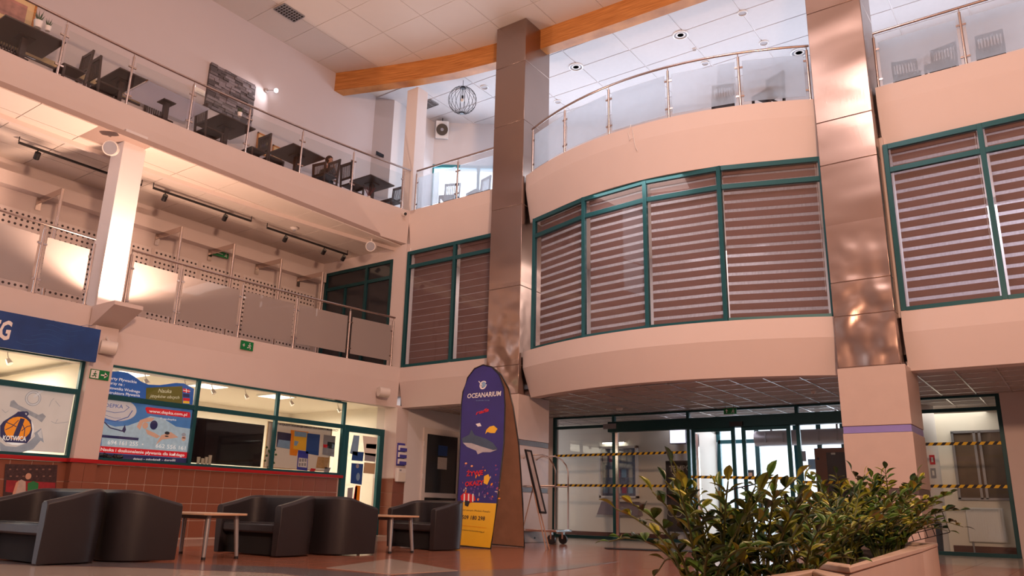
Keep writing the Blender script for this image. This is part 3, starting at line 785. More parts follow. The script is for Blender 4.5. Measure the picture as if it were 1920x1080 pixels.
railing('second-floor railing with clear glass in front of the left dining tables', [(xl2(y) - .04, y) for y in ys], Z2, 9.326, GLASS, 8.26, 9.14,
        curve=[(xl2(-11.3 + 11.28 * i / 20) - .04, -11.3 + 11.28 * i / 20) for i in range(21)])
railing('short second-floor railing between the corner pillar and the left steel column', [(.08, .10), (1.51, .10), (2.88, .10)], Z2, 9.326, FROSTD, 8.24, 9.12)
xs = (4.02, 5.20, 6.45, 7.80, 9.15, 10.32)
railing('curved second-floor railing with frosted panels on the bulging balcony', [(x, arc2(x) + .12) for x in xs], Z2 + .03, 9.36, FROSTD, 8.30, 9.18,
        curve=[(3.98 + (10.36 - 3.98) * i / 20, arc2(3.98 + (10.36 - 3.98) * i / 20) + .12) for i in range(21)])
railing('second-floor railing with frosted panels right of the right steel column', [(11.47, .10), (12.87, .10), (14.3, .10)], Z2, 9.326, FROSTD, 8.24, 9.12)

# bracketed steel poles in the gallery
for i, (y, w) in enumerate(((-7.58, 'left of the ledge pillar'), (-4.97, 'nearest right of the ledge pillar'), (-3.59, 'under the dim green exit sign'),
                           (-2.21, 'next to last before the teal glazing'), (-.86, 'nearest the teal glazing'))):
    t = empty('steel_pole', (-2.2, y, 3.98), 'steel pole with a wall arm in the gallery, ' + w, 'pole', 'poles along the gallery wall')
    MB().tube([(-2.2, y, 3.97), (-2.2, y, 6.6)], .03, 10).build('pole', STAIN, t)
    box('arm', STAIN, -3.18, -2.2, y - .012, y + .012, 6.50, 6.62, t)
    box('wall_plate', STAIN, -3.2, -3.17, y - .05, y + .05, 6.35, 6.66, t)
    MB().tube([(-2.28, y, 5.75), (-2.12, y, 5.75)], .014, 6).build('clamp', STAIN, t)

# ================================================================ LIGHT FITTINGS
def track(label, a, b, heads, z=7.10):
    A, B = V(a), V(b); t = empty('track_light', (A + B) / 2, label, 'track light', 'black track lights of the gallery')
    d = (B - A).normalized(); n = d.cross(Z)
    MB().fr(A, d, n, Z, 0, (B - A).length, -.02, .02, -.02, .02).build('track', BLACK, t)
    for s in heads:
        p = A + d * s
        q = MB().tube([p - Z * .02, p - Z * .09], .012, 6).build('spot_stem', BLACK, t)
        MB().tube([p + V((.03, 0, -.08)), p + V((-.07, .02, -.17))], .055, 12).build('spot_head', BLACK, t)
    MB().tube([A + Z * .02, A + Z * .13], .01, 5).tube([B + Z * .02, B + Z * .13], .01, 5).build('hanger', BLACK, t)
track('black track light under the gallery ceiling left of the ledge pillar', (-1.9, -8.62, 7.10), (-1.87, -6.2, 7.10), (.35, 2.2))
track('black track light under the gallery ceiling just right of the ledge pillar', (-1.80, -5.98, 7.10), (-1.72, -3.55, 7.10), (.28, 1.75))
track('black track light under the gallery ceiling farthest right', (-1.78, -3.05, 7.10), (-1.68, -.53, 7.10), (.55, 1.75, 2.4))

def projector(label, p, r=.12, L=.26, d=(0.35, .93, -.05), fix=(-.25, 0, .12)):
    p = V(p); d = V(d).normalized()
    t = empty('wall_projector', p, label, 'lamp', 'round white wall projectors')
    MB().tube([p - d * L / 2, p + d * L / 2], r, 20).build('drum', WHITEP, t)
    MB().tube([p + d * L / 2, p + d * (L / 2 + .006)], r * .85, 20).build('lens', INKGR, t)
    MB().tube([p + Z * r * .8, p + V(fix)], .02, 6).build('bracket', WHITEP, t)
projector('round white projector lamp on the wall above the pillar between the shops', (-.10, -7.22, 3.24), fix=(-.12, 0, .2))
projector('round white projector lamp on the wall above the shop door', (.10, -.62, 3.30), fix=(-.22, 0, .12))
projector('cream disc-shaped flood lamp at the top of the ledge pillar', W(208, 278, 'x', -.30), r=.14, L=.10, d=(.7, -.6, -.35), fix=(-.15, .05, .15))
projector('round flood lamp in the top corner of the first-floor gallery', W(696, 462, 'x', -.45), r=.13, L=.14, d=(.5, -.8, -.3), fix=(-.0, .0, .25))
def detector(label, p, r=.07, cat='smoke detector', mt=WHITEP):
    t = empty('smoke_detector', p, label, cat)
    MB().lathe([(r * .5, -.055), (r * .8, -.04), (r, -.02), (r, 0)], p, 16).build('housing', mt, t)
    MB().lathe([(r * .3, -.075), (r * .4, -.055)], p, 10).build('sensor', INKGR, t)
detector('white smoke detector on the gallery ceiling above the middle track light', W(552, 427, 'z', 7.21), .10)
detector('small round detector on the lobby ceiling before the glass wall', (4.55, 2.95, 3.08), .08)
detector('small detector on the lobby ceiling left of the right column', W(1525, 733, 'z', 3.07), .05)
t = empty('dome_camera', W(757, 402, 'x', .03), 'small white dome camera on the corner of the upper balcony edge', 'camera')
p = V(t.location)
MB().tube([p, p + V((.10, -.05, -.02))], .05, 14).build('base', WHITEP, t)
MB().sphere(p + V((.12, -.06, -.03)), .04, 10).build('dome', BLACK, t)

# round ceiling fittings of the upper back room
for (px, py), lab, r, grey in (((908, 163), 'round ceiling speaker beside the wire globe lamp', .12, 0), ((1080, 125), 'round ceiling diffuser nearest the left steel column', .20, 1),
        ((1276, 65), 'round ceiling diffuser right of the centre of the back ceiling', .20, 1), ((1046, 190), 'small round ceiling speaker low beside the left steel column', .11, 0),
        ((1302, 92), 'tiny round detector below the right ceiling diffuser', .06, 0), ((1392, 24), 'round ceiling speaker near the upper edge of the picture', .12, 0),
        ((1432, 80), 'round ceiling speaker above the curved handrail', .12, 0), ((1498, 98), 'round ceiling diffuser beside the right steel column', .22, 1),
        ((1322, 118), 'round ceiling speaker just above the middle of the curved handrail', .11, 0)):
    p = W(px, py, 'z', ZCEIL - .02)
    t = empty('ceiling_diffuser' if grey else 'ceiling_speaker', p, lab, 'ceiling fitting')
    mb = MB(); n = 24
    vs = [(p.x + rr * cos(2 * pi * j / n), p.y + rr * sin(2 * pi * j / n), p.z - zz) for rr, zz in ((r, 0), (r, .02), (r * .82, .03), (r * .8, .01)) for j in range(n)]
    mb.add(vs, [(i * n + j, i * n + (j + 1) % n, (i + 1) * n + (j + 1) % n, (i + 1) * n + j) for i in range(3) for j in range(n)]).build('rim', WHITE, t)
    MB().lathe([(r * .8, -.006), (r * .8, .0)], p, 20).build('grille', INKGR if grey else PIER, t)
    if grey:
        for q in (.6, .4, .2): 
            MB().lathe([(r * q, -.016), (r * q, -.006)], p, 20).build('cone', WHITEP, t)
def vent(label, c, sx, sy, n):
    t = empty('air_vent', c, label, 'air vent'); x, y, z = c
    box('backing', BLACK, x - sx / 2, x + sx / 2, y - sy / 2, y + sy / 2, z - .006, z, t)
    for i in range(n + 1):
        xx = x - sx / 2 + sx * i / n; box('bar', GREYM, xx - .012, xx + .012, y - sy / 2, y + sy / 2, z - .03, z - .006, t)
    for i in range(n * 2 + 1):
        yy = y - sy / 2 + sy * i / (2 * n); box('bar', GREYM, x - sx / 2, x + sx / 2, yy - .012, yy + .012, z - .032, z - .008, t)
vent('dark square air vent in the ceiling at the top left', (-.93, -3.72, ZCEIL - .0), .40, .62, 4)
vent('pale grid air vent in the back ceiling beside the corner pillar', (-1.1, 1.62, ZCEIL - .02), .55, .35, 3)

# wire globe lamp
gc = W(867, 188, 'y', 1.15); R = .40
t = empty('wire_globe_lamp', gc - Z * R, 'black wire globe pendant lamp hanging in the upper back room', 'pendant lamp')
mb = MB()
for k in range(9):
    a = pi * k / 9; mb.tube([gc + V((cos(a) * sin(u), sin(a) * sin(u), cos(u))) * R for u in [2 * pi * i / 20 for i in range(21)]], .007, 4, caps=False)
mb.build('wire_cage', PIPE, t)
MB().tube([gc + Z * .12, (gc.x, gc.y, ZCEIL)], .007, 5).build('cord', PIPE, t)
MB().lathe([(.06, R - .03), (.06, R + .02)], gc, 12).build('top_cap', PIPE, t); MB().lathe([(.06, -R - .02), (.06, -R + .02)], gc, 12).build('bottom_cap', PIPE, t)
MB().tube([gc + Z * .14, gc + Z * .04], .03, 10).build('lamp_holder', PIPE, t); MB().sphere(gc, .055, 10).build('bulb', WHITE, t)

# loudspeaker in the upper back corner
p = DA + DD * .75 + DN * .30 + Z * 11.72
p = WP(829, 243, DA + DN * .35, DN)
t = empty('loudspeaker', p, 'white loudspeaker with a black round cone hung in the upper back corner', 'loudspeaker')
f = (CAM - p).normalized(); f.z = -.35; f.normalize(); rx = f.cross(Z).normalized() * -1; ry = f.cross(rx) * -1
if ry.z < 0: ry = -ry
MB().fr(p, rx, ry, f, -.2, .2, -.27, .27, -.3, 0).build('cabinet', WHITE, t, bev=.02)
MB().tube([p, p + f * .03], .18, 24).build('cone', BLACK, t); MB().tube([p + f * .03, p + f * .04], .05, 12).build('dust_cap', INKGR, t)
MB().tube([p - f * .15 + ry * .27, p - f * .15 + ry * .27 + Z * .3], .015, 6).build('bracket', PIPE, t)

# ================================================================ UPPER DINING TERRACE (left)
FZ = 8.12
def make_chair(name='dining_chair'):
    t = empty(name)
    s = MB().box(-.22, .22, -.20, .22, .435, .475); s.build('seat', DARKW, t, bev=.012)
    for x in (-.20, .20):
        MB().box(x - .02, x + .02, .17, .21, 0, .435).build('leg', DARKW, t)
        MB().fr((x, -.2, 0), X, V((0, 1, 0)), V((0, -.07, 1)).normalized(), -.02, .02, -.02, .02, 0, 1.0).build('back_post', DARKW, t)
        MB().box(x - .012, x + .012, -.18, .18, .22, .25).build('stretcher', DARKW, t)
    up = V((0, -.07, 1)).normalized(); O = V((0, -.2, 0))
    for z, h in ((.93, .07), (.56, .05)): MB().fr(O, X, V((0, 1, 0)), up, -.2, .2, -.014, .014, z, z + h).build('back_rail', DARKW, t)
    for i in range(7):
        x = -.15 + .05 * i; MB().fr(O, X, V((0, 1, 0)), up, x - .010, x + .010, -.007, .007, .6, .94).build('slat', DARKW, t)
    MB().box(-.2, .2, .185, .2, .38, .435).build('apron', DARKW, t)
    return t
def make_table(sx, sy, mt=TABLEW):
    t = empty('dining_table')
    MB().box(-sx / 2, sx / 2, -sy / 2, sy / 2, .76, .79).build('tabletop', mt, t, bev=.006)
    MB().box(-.14, .14, -.14, .14, .74, .76).build('mounting_plate', DARKW, t)
    MB().box(-.05, .05, -.05, .05, .03, .74).build('pedestal', DARKW, t)
    MB().box(-.25, .25, -.25, .25, 0, .03).build('foot', DARKW, t, bev=.01)
    return t
def lab(o, label, cat, group=None): tag(o, label, cat, group); return o
T = [((-1.33, -9.08), .95, 1.05, TABLEW, 'brown pedestal dining table at the upper left corner, with two small plant pots'),
     ((-1.32, -7.24), .95, .56, TABLEW, 'brown dining table pushed against the shiny white one'),
     ((-1.34, -6.22), 1.0, 1.40, OPAL, 'dining table with a shiny pale top reflecting the daylight'),
     ((-1.28, -4.80), .98, .90, TABLEW, 'brown pedestal table in front of the grey stone panel'),
     ((-1.12, -2.90), .95, 1.0, TABLEW, 'brown pedestal table left of the seated person'),
     ((-.80, -.66), .80, .88, TABLEW, 'brown pedestal table nearest the corner pillar')]
for (x, y), sx, sy, m_, l_ in T:
    o = lab(make_table(sx, sy, m_), l_, 'table', 'tables of the upper left terrace'); o.location = (x, y, FZ)
ch0 = make_chair()
CH = [(-1.25, -8.24, pi, 'dark slatted chair facing the upper left table'), (-1.32, -7.52, 0, 'dark slatted chair back to back with the first, left of the shiny table'),
      (-1.72, W(25, 92, 'x', -1.7).y, -pi / 2, 'dark slatted chair at the far left edge, behind the first table'),
      (-1.70, -6.15, -pi / 2, 'dark chair on the wall side of the shiny table'), (-1.25, -5.20, 0, 'dark slatted chair between the shiny table and the stone panel table'),
      (-1.25, -4.02, pi, 'dark slatted chair right of the stone panel table'), (-1.3, -3.48, 0, 'dark slatted chair standing before two small pictures'),
      (-.95, -2.12, pi, 'dark slatted chair directly left of the seated person'), (-.80, -1.32, 0, 'dark slatted chair directly right of the seated person'),
      (-.74, .02, pi, 'dark slatted chair beside the corner pillar')]
for i, (x, y, r, l_) in enumerate(CH):
    c = ch0 if i == 0 else dup(ch0); c.location = (x, y, FZ); c.rotation_euler.z = r; lab(c, l_, 'chair', 'chairs of the upper left terrace')
# chairs and tables of the back room, seen blurred through frosted glass
for i, (px, py, yy, r, l_) in enumerate(((1356, 190, -.28, .3, 'dark chair blurred behind the curved frosted railing near its right end'), (1440, 190, -.05, -.4, 'dark chair blurred behind the last curved panel'),
        (1700, 140, .75, .2, 'dark chair blurred behind the left frosted panel of the right railing'), (1765, 130, .62, -.2, 'dark slatted chair blurred left of the double post of the right railing'),
        (1860, 110, .60, 0, 'dark slatted chair blurred behind the right-hand frosted panel'), (842, 372, .65, .4, 'dark chair blurred behind the short left railing, left of its post'),
        (895, 362, .8, -.3, 'dark chair blurred behind the short left railing, right of its post'))):
    p = W(px, py, 'y', yy); c = dup(ch0); c.location = (p.x, yy, FZ); c.rotation_euler.z = r + pi; lab(c, l_, 'chair', 'chairs of the upper back room')
for px, yy, l_ in ((1495, 1.5, 'dark pedestal table blurred behind the end of the curved railing'), (1720, 1.5, 'dark pedestal table blurred behind the right railing'), (900, 1.6, 'dark pedestal table blurred behind the short left railing')):
    yy += .5; p = W(px, 220, 'y', yy); o = make_table(.8, .8); o.location = (p.x, yy, FZ); lab(o, l_, 'table', 'tables of the upper back room')

# small pots on the first table
def pot_plant(label, p, s=1.0, hue=0):
    t = empty('potted_succulent', p, label, 'potted plant')
    MB().lathe([(.045 * s, 0), (.06 * s, .10 * s)], p, 12).build('pot', WHITE, t)
    mb = MB(); LEAF0 = mat('succulent_leaf', (.06, .10, .05), .5, var=.3)
    for k in range(9):
        a = k * 2.4; q = V(p) + Z * .1 * s; e = q + V((cos(a) * .06, sin(a) * .06, .09 + .03 * (k % 3))) * s
        mb.tube([q, (q + e) / 2 + V((cos(a), sin(a), 0)) * .01, e], .012 * s, 5, .002)
    mb.build('leaves', LEAF0, t, kind='stuff')
pot_plant('small spiky succulent in a white pot on the upper left table', W(70, 52, 'z', FZ + .79), 1.35)
pot_plant('tiny pot with short leaves right of the spiky succulent', W(89, 58, 'z', FZ + .79), .95)
pot_plant('small white pot on the stone panel table', W(449, 218, 'z', FZ + .79), .9)
# dried flower vase near the corner
p = V((-.50, -1.02, FZ)); t = empty('twig_vase', p, 'small vase of red twigs on the floor under the last table', 'vase')
MB().lathe([(.05, 0), (.08, .10), (.04, .22)], p, 14).build('vase', WHITEP, t)
mb = MB()
for k in range(9): a = k * 1.9; mb.tube([p + Z * .2, p + V((cos(a) * .16, sin(a) * .16, .42 + .05 * (k % 3)))], .007, 4)
mb.build('twigs', mat('red_twig', (.16, .03, .03), .6), t, kind='stuff')

# stone panel, lamp, pictures, dado on the upper left wall
XB = -2.12
t = empty('slate_artwork', (XB + .01, -4.27, 9.6), 'rough grey slate panel hung on the upper left wall under a small spotlight', 'wall panel')
SL = [mat('slate_dark', (.10, .085, .09), .85, var=.35, scale=25, bump=.6, bscale=40), mat('slate_mid', (.17, .145, .155), .85, var=.3, scale=25, bump=.6, bscale=40), mat('slate_light', (.25, .22, .24), .85, var=.3, scale=25, bump=.6, bscale=40)]
box('backing', SL[0], XB + .002, XB + .03, -4.92, -3.62, 9.62, 10.75, t)
rr = random.Random(3); z = 9.63
while z < 10.72:
    y = -4.91
    while y < -3.66:
        w_ = rr.uniform(.12, .30); w_ = min(w_, -3.63 - y)
        MB().box(XB + .03, XB + .03 + rr.uniform(.012, .045), y, y + w_ - .006, z, z + .066).build('slate_strip', rr.choice(SL), t); y += w_
    z += .072
p = V((XB, -3.30, 10.80)); t = empty('wall_spotlight', p, 'small lit wall spotlight beside the slate panel', 'lamp')
MB().tube([p, p + X * .05], .05, 10).tube([p + X * .05, p + V((.16, .12, .02))], .012, 6).build('arm', CHROME, t)
MB().sphere(p + V((.2, .16, .02)), .055, 10).build('bulb', mat('lit_bulb', (1, .95, 1), .5, emit=9), t)
spot(p + V((.28, .1, .0)), (XB, -4.2, 10.1), 22, (1, .93, .95), 120, .8, .05)
def picture(label, y0, y1, z0, z1, m1, m2, frame=PINE):
    t = empty('framed_picture', (XB, (y0 + y1) / 2, z0), label, 'picture')
    MB().box(XB, XB + .03, y0, y1, z0, z0 + .035).box(XB, XB + .03, y0, y1, z1 - .035, z1).box(XB, XB + .03, y0, y0 + .035, z0, z1).box(XB, XB + .03, y1 - .035, y1, z0, z1).build('frame', frame, t)
    box('mat_board', m1, XB, XB + .012, y0 + .03, y1 - .03, z0 + .03, z1 - .03, t)
    box('print', m2, XB + .012, XB + .016, y0 + .16, y1 - .16, z0 + .14, z1 - .14, t)
MATY = mat('yellow_mount', (.72, .52, .28), .7)
picture('orange framed picture at the top left corner', -10.4, -8.72, 9.45, 10.12, MATY, mat('reddish_print', (.45, .22, .18), .7, var=.5, scale=9))
picture('framed picture with yellow mount left of the slate panel', -6.35, -5.55, 9.18, 9.62, MATY, mat('brownish_print', (.30, .22, .18), .7, var=.5, scale=9))
picture('small framed picture just below the slate panel edge', -5.5, -5.18, 9.18, 9.50, MATY, MATS['brownish_print'])
picture('framed picture behind the chair before the small pictures', -3.40, -2.98, 9.05, 9.60, MATY, mat('blue_violet_print', (.20, .20, .40), .7, var=.4, scale=9))
picture('narrow framed picture right beside that chair', -2.92, -2.62, 9.10, 9.45, MATY, MATS['blue_violet_print'])
box('trim_12', mat('ochre_dado', (.55, .40, .22), .6), XB, XB + .02, -12, -6.4, 8.98, 9.10, kind='structure')
box('trim_13', DARKW, XB, XB + .03, -12, -6.4, 8.94, 8.98, kind='structure')
t = empty('emergency_lamp', (XB, -5.1, 9.86), 'small white emergency lamp on the upper left wall above the railing', 'lamp')
box('housing', WHITE, XB, XB + .07, -5.28, -4.97, 9.84, 9.97, t); box('diffuser', PAPER, XB + .07, XB + .08, -5.25, -5.0, 9.86, 9.95, t)

# ================================================================ PERSON behind the railing
def skin_body(name, chain, edges, radii, mt, parent, sub=1):
    me = bpy.data.meshes.new(name); me.from_pydata(chain, edges, []); me.update()
    o = link(name, me, mt, parent)
    o.modifiers.new('skin', 'SKIN')
    for v, r in zip(me.skin_vertices[0].data, radii): v.radius = (r, r) if isinstance(r, float) else r
    me.skin_vertices[0].data[0].use_root = True
    s = o.modifiers.new('sub', 'SUBSURF'); s.levels = sub; s.render_levels = sub
    bpy.context.view_layer.update()
    dg = bpy.context.evaluated_depsgraph_get(); m2 = bpy.data.meshes.new_from_object(o.evaluated_get(dg))
    for p in m2.polygons: p.use_smooth = True
    m2.materials.clear(); m2.materials.append(mt)
    o.modifiers.clear(); o.data = m2
    return o
pr = empty('person', (-1.42, -1.70, FZ), 'person with short dark hair and dark T-shirt, sitting, one hand raised to the face', 'person')
SKIN = mat('skin', (.46, .24, .17), .55, var=.06); HAIR = mat('dark_hair', (.03, .015, .012), .7, var=.3, scale=40, bump=.3)
SHIRT = mat('dark_shirt', (.035, .033, .045), .85, var=.1); TROU = mat('dark_trousers', (.03, .03, .04), .85)
J = [(0, 0, .50), (0, 0, .72), (0, .03, .92), (0, .04, 1.03), (0, .05, 1.10),
     (.09, 0, .50), (.12, .40, .50), (.13, .44, .10), (.13, .55, .05),
     (-.09, 0, .50), (-.12, .40, .50), (-.13, .44, .10), (-.13, .55, .05),
     (.17, .02, .93), (.24, .10, .70), (.15, .26, .86), (.10, .20, 1.00),
     (-.17, .02, .93), (-.23, .06, .68), (-.12, .28, .76), (-.06, .36, .80)]
E_ = [(0, 1), (1, 2), (2, 3), (3, 4), (0, 5), (5, 6), (6, 7), (7, 8), (0, 9), (9, 10), (10, 11), (11, 12), (2, 13), (13, 14), (14, 15), (15, 16), (2, 17), (17, 18), (18, 19), (19, 20)]
RD = [.13, .12, .12, .055, .05, .09, .07, .05, .035, .09, .07, .05, .035, .055, .042, .033, .026, .055, .042, .033, .026]
skin_body('body', J, E_, RD, SKIN, pr)
def head_mesh():
    bm = bmesh.new(); bmesh.ops.create_uvsphere(bm, u_segments=20, v_segments=16, radius=1)
    for v in bm.verts:
        x, y, z = v.co
        v.co = V((x * .075, y * .093, z * .115))
        if z < -.3: v.co.x *= 1 + (z + .3) * .45; v.co.y *= 1 + (z + .3) * .2
        if y > .8 and abs(x) < .28 and -.45 < z < .15: v.co.y += .018
        if y > .75 and .2 < abs(x) < .6 and .05 < z < .3: v.co.y -= .010
    me = bpy.data.meshes.new('head'); bm.to_mesh(me); bm.free()
    for p in me.polygons: p.use_smooth = True
    return me
hd = link('head', head_mesh(), SKIN, pr, loc=(0, .07, 1.22)); hd.rotation_euler = (-.15, 0, .0)
mb = MB().sphere((.032, .085, .015), .011, 8).sphere((-.032, .085, .015), .011, 8); mb.v = [tuple(V(v)) for v in mb.v]
off = V(pr.location)
def pb_(mb, name, mt, par, loc): o = link(name, mb.mesh(name, V((0, 0, 0))), mt, par, loc=loc); return o
pb_(mb, 'eyes', INKD, hd, (0, 0, 0)); pb_(MB().sphere((.078, 0, 0), .02, 8).sphere((-.078, 0, 0), .02, 8), 'ears', SKIN, hd, (0, 0, 0))
pb_(MB().box(-.025, .025, .082, .088, -.062, -.054), 'mouth', mat('lips', (.30, .10, .09), .5), hd, (0, 0, 0))
bm = bmesh.new(); bmesh.ops.create_uvsphere(bm, u_segments=18, v_segments=12, radius=1)
for v in bm.verts:
    x, y, z = v.co; v.co = V((x * .085, y * .102 - .012, z * .118 + .018))
    if y > .3 and z < .45: v.co = V((x * .06, y * .05, .02 + z * .04))
me = bpy.data.meshes.new('hair'); bm.to_mesh(me); bm.free(); pb_2 = link('hair', me, HAIR, hd)
skin_body('shirt', [J[0], J[1], J[2], (.17, .02, .93), (.215, .07, .78), (-.17, .02, .93), (-.21, .05, .78)], [(0, 1), (1, 2), (2, 3), (3, 4), (2, 5), (5, 6)], [.145, .135, .135, .068, .056, .068, .056], SHIRT, pr)
skin_body('trousers', [(0, 0, .5), J[5], J[6], (.13, .44, .14), J[9], J[10], (-.13, .44, .14)], [(0, 1), (1, 2), (2, 3), (0, 4), (4, 5), (5, 6)], [.14, .10, .082, .062, .10, .082, .062], TROU, pr)
def hand(base, d, up, par):
    d, up = V(d).normalized(), V(up).normalized(); s = d.cross(up); base = V(base)
    ch = [base, base + d * .04, base + d * .085]; ed = [(0, 1), (1, 2)]; rd = [.022, .032, .032]
    for i, (L, o) in enumerate(((.062, -.030), (.075, -.010), (.070, .011), (.055, .030))):
        q = base + d * .088 + s * o; n = len(ch); ch += [q, q + d * L * .55 + up * .006, q + d * L * .95 - up * .012]; ed += [(2, n), (n, n + 1), (n + 1, n + 2)]; rd += [.010, .0085, .007]
    q = base + d * .03 - s * .03; n = len(ch); ch += [q, q + d * .03 - s * .022, q + d * .055 - s * .026]; ed += [(1, n), (n, n + 1), (n + 1, n + 2)]; rd += [.012, .010, .008]
    skin_body('hand', [tuple(c) for c in ch], ed, rd, SKIN, par)
hand((.10, .20, 1.00), (-.45, -.05, .9), (.3, 1, .1), pr); hand((-.06, .36, .80), (.3, .6, -.2), (0, .2, 1), pr)
pr.rotation_euler.z = .15; hd.rotation_euler = (-.2, 0, -1.0)
c = dup(ch0); c.location = (-1.42, -1.72, FZ); c.rotation_euler.z = .15; lab(c, 'dark chair under the seated person', 'chair', 'chairs of the upper left terrace')

# loose cable hanging on the curved upper edge
xk = W(1186, 236, 'y', -1.0).x
ca = MB(); ya = arc2(xk) - .02
ca.tube([(xk, ya, 8.22), (xk - .05, ya - .02, 8.02), (xk - .02, ya - .02, 7.86), (xk + .06, ya - .01, 7.92), (xk + .04, ya - .02, 8.1), (xk + .09, ya - .01, 7.7), (xk + .12, ya + .02, 7.62)], .006, 5)
tag(ca.build('loose_cable', WHITE), 'thin white cable hanging loose over the edge of the curved balcony', 'cable')

# ================================================================ PRINTS AND SIGNS
class Print:
    "flat artwork on a real plane; outlines are read off the photograph onto that plane"
    def __init__(s, root, P, n, ux, uy): s.r, s.P, s.n, s.ux, s.uy = root, V(P), V(n).normalized(), V(ux).normalized(), V(uy).normalized(); s.film = False
    def m(s, mt):
        "ink copies with added glow standing in for shop light behind the poster"
        if not s.film: return mt
        k = mt.name + '_glow'
        if k not in MATS:
            c = mt.copy(); c.name = k; p = c.node_tree.nodes['Principled BSDF']; l_ = p.inputs['Base Color'].links[0]
            c.node_tree.links.new(l_.from_socket, p.inputs['Emission Color']); p.inputs['Emission Strength'].default_value = .42; MATS[k] = c  # ink gives off its own glow in place of light passing through
        return MATS[k]
    def at(s, q): return WP(q[0], q[1], s.P, s.n)
    def poly(s, name, mt, pts, k=1):
        w = [s.at(q) - s.P for q in pts]; pl = [(p.dot(s.ux), p.dot(s.uy)) for p in w]
        return MB().pf(s.P, s.ux, s.uy, s.n, pl, .0015 * k - .001, .0015 * k).build(name, s.m(mt), s.r)
    def ellipse(s, name, mt, q, a, b, k=1, n=18, rot=0):
        c = s.at(q) - s.P; c = (c.dot(s.ux), c.dot(s.uy))
        pl = [(c[0] + a * cos(t) * cos(rot) - b * sin(t) * sin(rot), c[1] + a * cos(t) * sin(rot) + b * sin(t) * cos(rot)) for t in [2 * pi * i / n for i in range(n)]]
        return MB().pf(s.P, s.ux, s.uy, s.n, pl, .0015 * k - .001, .0015 * k).build(name, s.m(mt), s.r)
    def ring(s, name, mt, q, r0, r1, k=1, n=24, t0=0, t1=2 * pi):
        c = s.at(q) - s.P; c = (c.dot(s.ux), c.dot(s.uy)); mb = MB()
        ts = [t0 + (t1 - t0) * i / n for i in range(n + 1)]
        vs = [s.P + s.ux * (c[0] + r * cos(t)) + s.uy * (c[1] + r * sin(t)) + s.n * .0015 * k for r in (r0, r1) for t in ts]
        mb.add(vs, [(i, i + 1, n + 2 + i, n + 1 + i) for i in range(n)]); return mb.build(name, s.m(mt), s.r)
    def line(s, name, mt, pts, w, k=2):
        mb = MB()
        for a, b in zip(pts[:-1], pts[1:]):
            A, B = s.at(a), s.at(b)
            if (B - A).length < 1e-4: continue
            d = (B - A).normalized(); mb.fr(A + s.n * .0015 * k, d, s.n.cross(d), s.n, -w * .3, (B - A).length + w * .3, -w / 2, w / 2, -.0008, .0002)
        return mb.build(name, s.m(mt), s.r)
    def text(s, body, mt, q0, q1, h, k=3, bold=.012, shear=0):
        a, b = s.at(q0), s.at(q1)
        ux = (b - a).normalized()
        return text(body, s.m(mt), s.r, a, ux, s.n.cross(ux), h, (b - a).length, thick=.0015 * k, bold=bold, shear=shear)

# blue fascia banner at the far left
t = empty('banner_board', (.0, -8.6, 2.93), 'dark blue board with white letters over the left shop, cut by the picture edge', 'sign board')
P = Print(t, (.03, 0, 0), X, Y, Z)
NAVY = mat('banner_blue', (.012, .055, .22), .45, var=.35, scale=3)
box('board', NAVY, -.04, .03, -11.2, -7.46, 2.93, 3.50, t)
P.text('EG', INKW, (-20, 633), (20, 637), .30, 2, .03, .2)
for k in range(6):
    P.line('wave', mat('banner_wave', (.03, .11, .33), .5, var=.2), [(30 + k * 14 + i * 9, 640 - k * 7 + 4 * sin(i * .8 + k) + i * 1.2) for i in range(9)], .006)

# ---- left shop window poster with anchor and ball crest
t = empty('window_poster', (XW - .03, -8.5, 1.4), 'pale window poster with a silver anchor and a basketball crest, left shop window', 'poster')
P = Print(t, (XW - .035, 0, 0), X, Y, Z); P.film = True
box('sheet', P.m(mat('pale_poster', (.62, .55, .50), .5, var=.14, scale=2.5)), XW - .06, XW - .036, -9.36, -7.51, 1.41, 2.40, t)
SIL = mat('silver_ink', (.30, .30, .32), .5, var=.35, scale=14); SILL = mat('silver_ink_light', (.60, .57, .56), .5, var=.2, scale=9)
P.ring('anchor_ring', SIL, (62, 747), .085, .125, 2); P.ring('anchor_ring', SILL, (62, 747), .095, .115, 3)
P.poly('anchor_stock', SIL, [(20, 752), (26, 750), (34, 759), (72, 778), (80, 775), (86, 781), (78, 792), (70, 786), (30, 766), (18, 762)], 2)
P.line('anchor_chain', SILL, [(64, 744), (72, 738), (80, 732)], .03, 4)
P.poly('anchor_arm', mat('anchor_shade', (.28, .30, .34), .5, var=.3, scale=6), [(0, 828), (10, 836), (30, 838), (52, 830), (66, 818), (64, 812), (77, 803), (82, 830), (76, 826), (62, 842), (36, 850), (0, 848)], 2)
P.poly('anchor_highlight', SILL, [(70, 812), (77, 805), (79, 822), (74, 820)], 3)
P.ellipse('crest_border', INKW, (33, 806), .245, .245, 4)
P.poly('crest_edge', INKN, [(0, 798), (6, 790), (30, 775), (33, 772), (45, 771), (48, 778), (58, 788), (60, 806), (57, 822), (50, 831), (10, 829), (0, 818)], 5)
P.ellipse('crest_ball', INKO, (33, 803), .20, .185, 6)
P.poly('crest_bar', INKN, [(38, 784), (46, 786), (32, 824), (22, 822)], 7)
P.line('crest_seam', INKN, [(12, 792), (22, 796), (30, 800)], .012, 7); P.line('crest_seam', INKN, [(10, 806), (22, 800), (34, 788)], .012, 7)
P.line('crest_seam', INKN, [(42, 796), (46, 806), (44, 822)], .012, 7); P.line('crest_seam', INKN, [(40, 808), (50, 800), (58, 798)], .012, 7)
P.ring('crest_loop', INKN, (48, 776), .018, .042, 8)
